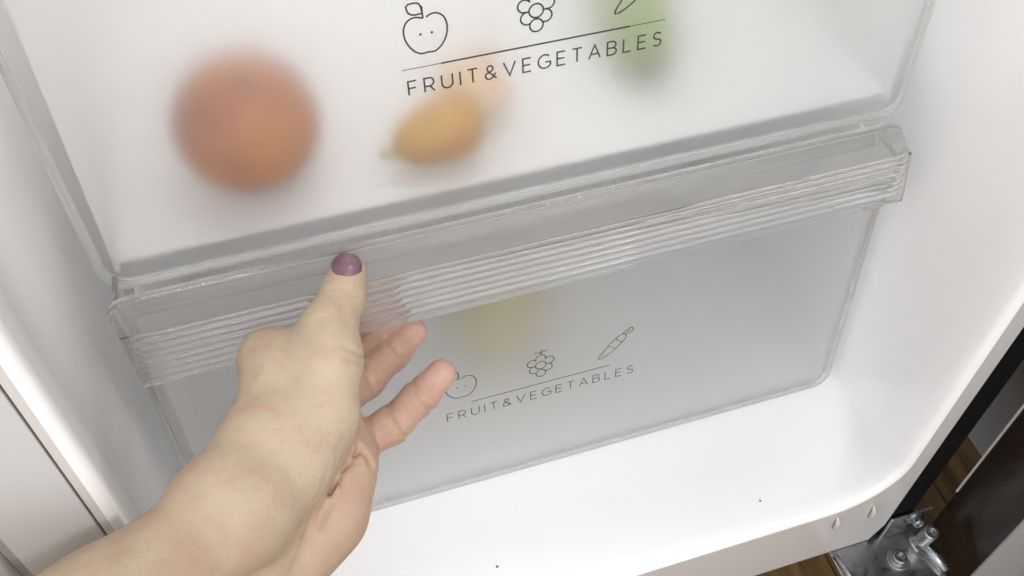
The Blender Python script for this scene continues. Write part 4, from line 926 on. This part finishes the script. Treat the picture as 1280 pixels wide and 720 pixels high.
    ([[(-0.1197, 0.0001, 0.2438), (-0.1223, -0.0017, 0.2418)], [(-0.1197, 0.0009, 0.2425), (-0.1223, -0.0009, 0.2405)], [(-0.1197, 0.0016, 0.2412), (-0.1223, -0.0002, 0.2392)], [(-0.1197, 0.0024, 0.2400), (-0.1223, 0.0005, 0.2379)], [(-0.1197, 0.0031, 0.2387), (-0.1223, 0.0013, 0.2367)], [(-0.1197, 0.0039, 0.2374), (-0.1223, 0.0020, 0.2354)], [(-0.1196, 0.0046, 0.2362), (-0.1223, 0.0027, 0.2341)], [(-0.1196, 0.0054, 0.2349), (-0.1223, 0.0035, 0.2328)], [(-0.1196, 0.0061, 0.2336), (-0.1223, 0.0042, 0.2315)], [(-0.1196, 0.0068, 0.2323), (-0.1223, 0.0050, 0.2303)], [(-0.1196, 0.0076, 0.2311), (-0.1223, 0.0057, 0.2290)], [(-0.1196, 0.0083, 0.2298), (-0.1223, 0.0064, 0.2277)], [(-0.1196, 0.0091, 0.2285), (-0.1223, 0.0072, 0.2264)], [(-0.1196, 0.0098, 0.2272), (-0.1223, 0.0079, 0.2251)], [(-0.1196, 0.0106, 0.2260), (-0.1223, 0.0086, 0.2238)], [(-0.1196, 0.0113, 0.2247), (-0.1223, 0.0094, 0.2226)], [(-0.1196, 0.0120, 0.2234), (-0.1223, 0.0101, 0.2213)], [(-0.1195, 0.0128, 0.2221), (-0.1223, 0.0108, 0.2200)], [(-0.1195, 0.0135, 0.2209), (-0.1223, 0.0116, 0.2187)]], 0.00050, 0.00120),
    ([[(-0.1188, 0.0523, 0.2614), (-0.1133, 0.0516, 0.2623), (-0.1065, 0.0489, 0.2620)], [(-0.1187, 0.0531, 0.2603), (-0.1133, 0.0525, 0.2612), (-0.1064, 0.0497, 0.2609)], [(-0.1187, 0.0539, 0.2593), (-0.1133, 0.0533, 0.2602), (-0.1064, 0.0505, 0.2598)], [(-0.1187, 0.0547, 0.2582), (-0.1133, 0.0541, 0.2591), (-0.1063, 0.0513, 0.2588)], [(-0.1187, 0.0555, 0.2571), (-0.1132, 0.0549, 0.2580), (-0.1063, 0.0521, 0.2577)], [(-0.1187, 0.0564, 0.2561), (-0.1132, 0.0557, 0.2570), (-0.1062, 0.0529, 0.2566)], [(-0.1187, 0.0572, 0.2550), (-0.1132, 0.0565, 0.2559), (-0.1062, 0.0537, 0.2556)], [(-0.1187, 0.0580, 0.2539), (-0.1132, 0.0573, 0.2548), (-0.1061, 0.0545, 0.2545)], [(-0.1187, 0.0588, 0.2529), (-0.1131, 0.0582, 0.2538), (-0.1061, 0.0553, 0.2534)], [(-0.1187, 0.0596, 0.2518), (-0.1131, 0.0590, 0.2527), (-0.1060, 0.0561, 0.2524)], [(-0.1186, 0.0604, 0.2507), (-0.1131, 0.0598, 0.2516), (-0.1060, 0.0570, 0.2513)], [(-0.1186, 0.0613, 0.2496), (-0.1130, 0.0606, 0.2506), (-0.1059, 0.0578, 0.2502)], [(-0.1186, 0.0621, 0.2486), (-0.1130, 0.0614, 0.2495), (-0.1059, 0.0586, 0.2492)], [(-0.1186, 0.0629, 0.2475), (-0.1130, 0.0622, 0.2484), (-0.1058, 0.0594, 0.2481)], [(-0.1186, 0.0637, 0.2464), (-0.1130, 0.0631, 0.2474), (-0.1058, 0.0602, 0.2470)]], 0.00050, 0.00110),
    ([[(-0.1199, 0.0510, 0.2601), (-0.1139, 0.0499, 0.2608), (-0.1065, 0.0467, 0.2603)], [(-0.1199, 0.0518, 0.2591), (-0.1139, 0.0507, 0.2598), (-0.1064, 0.0475, 0.2593)], [(-0.1198, 0.0526, 0.2580), (-0.1138, 0.0515, 0.2587), (-0.1064, 0.0483, 0.2582)], [(-0.1198, 0.0534, 0.2569), (-0.1138, 0.0523, 0.2576), (-0.1063, 0.0491, 0.2571)], [(-0.1198, 0.0542, 0.2559), (-0.1138, 0.0531, 0.2566), (-0.1063, 0.0499, 0.2560)], [(-0.1198, 0.0550, 0.2548), (-0.1138, 0.0539, 0.2555), (-0.1062, 0.0507, 0.2550)], [(-0.1198, 0.0558, 0.2537), (-0.1137, 0.0547, 0.2544), (-0.1062, 0.0515, 0.2539)], [(-0.1198, 0.0566, 0.2526), (-0.1137, 0.0555, 0.2534), (-0.1061, 0.0523, 0.2528)], [(-0.1198, 0.0575, 0.2516), (-0.1137, 0.0564, 0.2523), (-0.1061, 0.0531, 0.2518)], [(-0.1198, 0.0583, 0.2505), (-0.1137, 0.0572, 0.2512), (-0.1060, 0.0539, 0.2507)], [(-0.1198, 0.0591, 0.2494), (-0.1136, 0.0580, 0.2502), (-0.1060, 0.0547, 0.2496)], [(-0.1198, 0.0599, 0.2484), (-0.1136, 0.0588, 0.2491), (-0.1059, 0.0555, 0.2485)], [(-0.1198, 0.0607, 0.2473), (-0.1136, 0.0596, 0.2480), (-0.1059, 0.0563, 0.2475)], [(-0.1198, 0.0615, 0.2462), (-0.1135, 0.0604, 0.2469), (-0.1058, 0.0571, 0.2464)], [(-0.1198, 0.0623, 0.2451), (-0.1135, 0.0612, 0.2459), (-0.1058, 0.0579, 0.2453)]], 0.00045, 0.00110),
    ([[(-0.1258, 0.0403, 0.2563), (-0.1176, 0.0399, 0.2581), (-0.1093, 0.0377, 0.2586)], [(-0.1258, 0.0411, 0.2551), (-0.1176, 0.0407, 0.2569), (-0.1092, 0.0386, 0.2574)], [(-0.1258, 0.0420, 0.2539), (-0.1176, 0.0416, 0.2557), (-0.1092, 0.0394, 0.2562)], [(-0.1259, 0.0429, 0.2528), (-0.1176, 0.0424, 0.2545), (-0.1091, 0.0403, 0.2550)], [(-0.1259, 0.0437, 0.2516), (-0.1176, 0.0433, 0.2533), (-0.1091, 0.0411, 0.2538)], [(-0.1259, 0.0446, 0.2504), (-0.1176, 0.0441, 0.2521), (-0.1091, 0.0420, 0.2527)], [(-0.1259, 0.0454, 0.2492), (-0.1175, 0.0450, 0.2509), (-0.1090, 0.0428, 0.2515)], [(-0.1259, 0.0463, 0.2480), (-0.1175, 0.0459, 0.2498), (-0.1090, 0.0437, 0.2503)], [(-0.1259, 0.0472, 0.2468), (-0.1175, 0.0467, 0.2486), (-0.1089, 0.0445, 0.2491)], [(-0.1259, 0.0480, 0.2456), (-0.1175, 0.0476, 0.2474), (-0.1089, 0.0454, 0.2479)], [(-0.1259, 0.0489, 0.2444), (-0.1175, 0.0484, 0.2462), (-0.1088, 0.0462, 0.2467)], [(-0.1259, 0.0497, 0.2432), (-0.1175, 0.0493, 0.2450), (-0.1088, 0.0471, 0.2455)], [(-0.1260, 0.0506, 0.2420), (-0.1174, 0.0501, 0.2438), (-0.1087, 0.0479, 0.2444)]], 0.00040, 0.00120),
]
for pl, dp, w in CREASES:
    groove(pl, dp, w)


def surface_nets(F):
    ins = F < 0
    nx, ny, nz = F.shape
    cnt = np.zeros((nx - 1, ny - 1, nz - 1), np.int8)
    corners = [(i, j, k) for i in (0, 1) for j in (0, 1) for k in (0, 1)]
    for i, j, k in corners:
        cnt += ins[i:nx - 1 + i, j:ny - 1 + j, k:nz - 1 + k]
    act = np.argwhere((cnt > 0) & (cnt < 8))
    idx = np.full(cnt.shape, -1, np.int32)
    idx[tuple(act.T)] = np.arange(len(act))
    acc = np.zeros((len(act), 3))
    num = np.zeros(len(act))
    for c in corners:
        for ax in range(3):
            if c[ax] == 0:
                d = list(c)
                d[ax] = 1
                a = F[act[:, 0] + c[0], act[:, 1] + c[1], act[:, 2] + c[2]]
                b = F[act[:, 0] + d[0], act[:, 1] + d[1], act[:, 2] + d[2]]
                mk = (a < 0) != (b < 0)
                t = np.where(mk, a / np.where(mk, a - b, 1), 0)
                p = np.array(c, float)[None, :].repeat(len(act), 0)
                p[:, ax] = t
                acc[mk] += p[mk]
                num[mk] += 1
    V = (act + acc / num[:, None]) * VOX + lo_[None, :]
    faces = []
    for ax in range(3):
        o1, o2 = [q for q in range(3) if q != ax]
        s0 = [slice(1, n - 1) for n in F.shape]
        s0[ax] = slice(0, F.shape[ax] - 1)
        s1 = list(s0)
        s1[ax] = slice(1, F.shape[ax])
        e = np.argwhere(ins[tuple(s0)] != ins[tuple(s1)])
        off = np.array([1, 1, 1])
        off[ax] = 0
        e = e + off
        q = []
        for da, db in ((0, 0), (-1, 0), (-1, -1), (0, -1)):
            c = e.copy()
            c[:, o1] += da
            c[:, o2] += db
            q.append(idx[tuple(c.T)])
        q = np.stack(q, 1)
        q = q[(q >= 0).all(1)]
        faces.append(q)
    return V, np.concatenate(faces)


V, Fq = surface_nets(body)


def colour_mask(V):
    """0 on the back of the hand and arm, 1 on palm and finger pads"""
    def dist(na, nb):
        a, b = np.array(J[na][0]), np.array(J[nb][0])
        return cone_d([V[:, 0], V[:, 1], V[:, 2]], a, 0, b, 0)
    m_ = np.zeros(len(V))
    for a, b, r in (("ring_pip", "ring_tip", .022), ("little_pip", "little_tip", .022), ("little_mcp", "little_pip", .022), ("ring_mcp", "ring_pip", .02), ("middle_pip", "middle_tip", .022), ("index_pip", "index_tip", .022), ("hypo_a", "hypo_b", .024), ("palm_mid", "hypo_a", .016)):
        m_ = np.maximum(m_, np.clip(1.35 - dist(a, b) / r, 0, 1))
    th_ = np.minimum(dist("thumb_mcp", "thumb_mid"), dist("thumb_mid", "thumb_cmc"))
    oth = np.minimum.reduce([dist("little_mcp", "hypo_a"), dist("hypo_a", "hypo_b"), dist("ring_mcp", "little_mcp")])
    m_ *= np.clip((th_ - oth) / .006 + .5, 0, 1)
    tips = np.minimum.reduce([np.linalg.norm(V - np.array(J[f + "_tip"][0])[None], axis=1) for f in ("ring", "little", "middle", "index")])
    m2 = np.clip(1.4 - tips / .012, 0, 1)
    return m_, m2


me = bpy.data.meshes.new("person")
me.from_pydata(V.tolist(), [], Fq.tolist())
bm = bmesh.new()
bm.from_mesh(me)
bmesh.ops.recalc_face_normals(bm, faces=bm.faces)
bm.to_mesh(me)
bm.free()
pm, tm = colour_mask(V)
at = me.color_attributes.new("tone", 'FLOAT_COLOR', 'POINT')
buf = np.zeros((len(V), 4), np.float32)
buf[:, 0] = pm
buf[:, 1] = tm
hc = np.array(J['web_b'][0]) * .6 + np.array(J['thumb_mcp'][0]) * .4
buf[:, 2] = np.clip(1.25 - np.linalg.norm(V - hc[None], axis=1) / .062, 0, .85)
buf[:, 3] = 1
at.data.foreach_set("color", buf.ravel())
me.shade_smooth()


def skin_mat():
    mt, nt, b = new_mat('skin')
    N = nt.nodes
    Lk = nt.links
    va = N.new("ShaderNodeVertexColor")
    va.layer_name = "tone"
    sp = N.new("ShaderNodeSeparateColor")
    Lk.new(va.outputs["Color"], sp.inputs[0])
    tc = N.new("ShaderNodeTexCoord")
    n1 = N.new("ShaderNodeTexNoise")
    n1.inputs["Scale"].default_value = 38
    n1.inputs["Detail"].default_value = 6
    Lk.new(tc.outputs["Object"], n1.inputs["Vector"])
    r = N.new("ShaderNodeValToRGB")
    r.color_ramp.elements[0].position = 0.30
    r.color_ramp.elements[1].position = 0.70
    r.color_ramp.elements[0].color = (0.355, 0.250, 0.165, 1)
    r.color_ramp.elements[1].color = (0.435, 0.345, 0.245, 1)
    Lk.new(n1.outputs["Fac"], r.inputs["Fac"])
    n3 = N.new("ShaderNodeTexNoise")
    n3.inputs["Scale"].default_value = 95
    n3.inputs["Detail"].default_value = 7
    n3.inputs["Roughness"].default_value = 0.65
    Lk.new(tc.outputs["Object"], n3.inputs["Vector"])
    mr = N.new("ShaderNodeMapRange")
    mr.inputs["From Min"].default_value = 0.48
    mr.inputs["From Max"].default_value = 0.72
    mr.inputs["To Max"].default_value = 0.55
    Lk.new(n3.outputs["Fac"], mr.inputs["Value"])
    mx = N.new("ShaderNodeMix")
    mx.data_type = 'RGBA'
    mx.inputs["B"].default_value = (0.46, 0.29, 0.215, 1)
    Lk.new(sp.outputs[0], mx.inputs["Factor"])
    m0 = N.new("ShaderNodeMix")
    m0.data_type = 'RGBA'
    m0.inputs["B"].default_value = (0.48, 0.385, 0.280, 1)
    Lk.new(sp.outputs[2], m0.inputs["Factor"])
    Lk.new(r.outputs["Color"], m0.inputs["A"])
    Lk.new(m0.outputs["Result"], mx.inputs["A"])
    m2 = N.new("ShaderNodeMix")
    m2.data_type = 'RGBA'
    m2.inputs["B"].default_value = (0.54, 0.33, 0.27, 1)
    Lk.new(sp.outputs[1], m2.inputs["Factor"])
    Lk.new(mx.outputs["Result"], m2.inputs["A"])
    m4 = N.new("ShaderNodeMix")
    m4.data_type = 'RGBA'
    m4.inputs["B"].default_value = (0.42, 0.245, 0.185, 1)
    Lk.new(mr.outputs[0], m4.inputs["Factor"])
    Lk.new(m2.outputs["Result"], m4.inputs["A"])
    Lk.new(m4.outputs["Result"], b.inputs["Base Color"])
    b.inputs["Roughness"].default_value = 0.50
    b.inputs["Specular IOR Level"].default_value = 0.35
    b.inputs["Subsurface Weight"].default_value = 0.18
    b.inputs["Subsurface Radius"].default_value = (0.006, 0.0025, 0.0012)
    b.inputs["Subsurface Scale"].default_value = 0.6
    v = N.new("ShaderNodeTexVoronoi")
    v.inputs["Scale"].default_value = 620
    Lk.new(tc.outputs["Object"], v.inputs["Vector"])
    n2 = N.new("ShaderNodeTexNoise")
    n2.inputs["Scale"].default_value = 150
    n2.inputs["Detail"].default_value = 4
    Lk.new(tc.outputs["Object"], n2.inputs["Vector"])
    b1 = N.new("ShaderNodeBump")
    b1.inputs["Strength"].default_value = 0.4
    b1.inputs["Distance"].default_value = 0.0004
    Lk.new(v.outputs["Distance"], b1.inputs["Height"])
    b2 = N.new("ShaderNodeBump")
    b2.inputs["Strength"].default_value = 0.35
    b2.inputs["Distance"].default_value = 0.0012
    Lk.new(n2.outputs["Fac"], b2.inputs["Height"])
    Lk.new(b1.outputs[0], b2.inputs["Normal"])
    Lk.new(b2.outputs[0], b.inputs["Normal"])
    return mt


me.materials.append(skin_mat())
person = bpy.data.objects.new("person", me)
COL.objects.link(person)
tag(person, "bare left forearm and hand gripping the ribbed drawer handle, thumb in front", "person")
sm = person.modifiers.new("smooth", 'SMOOTH')
sm.factor = 0.5
sm.iterations = 2

# thumb nail: curved plate with mauve polish
tip = Vector(J["thumb_tip"][0])
ip = Vector(J["thumb_ip"][0])
rt = J["thumb_tip"][1]
axis = (tip - ip).normalized()
NV = Vector((-0.3149, -0.5538, 0.7708))
nv = (NV - axis * NV.dot(axis)).normalized()
sv = axis.cross(nv).normalized()
rows_a, rows_b = [], []
for i in range(13):
    v = i / 12
    hl = -0.0030 + 0.0108 * v
    # outline: rounded at both ends
    wf = (1 - max(0, (v - .70) / .30) ** 2.6 * .45) * (1 - max(0, (.25 - v) / .25) ** 2 * .35)
    drop = 0.0036 * max(0, (v - .40) / .60) ** 2
    ra, rb = [], []
    for j in range(13):
        an = math.radians(60) * wf * (j - 6) / 6
        rr = rt * 0.985 + 0.0006
        cen = tip + axis * hl
        p = cen + (nv * math.cos(an) + sv * math.sin(an) * 0.92) * (rr - drop * 1.0)
        q = cen + (nv * math.cos(an) + sv * math.sin(an) * 0.92) * (rr - drop - 0.0009)
        ra.append(p)
        rb.append(q)
    rows_a.append(ra)
    rows_b.append(rb)
mb = MB().grid(rows_a).grid(rows_b)
border = lambda r: [r[0][j] for j in range(13)] + [r[i][12] for i in range(1, 13)] + [r[12][j] for j in range(11, -1, -1)] + [r[i][0] for i in range(11, 0, -1)]
ba, bb_ = border(rows_a), border(rows_b)
mb.grid([ba + [ba[0]], bb_ + [bb_[0]]])
nl = mb.build("thumb_nail", "nail", person, smooth=True)
nl["label"] = "mauve painted thumb nail"
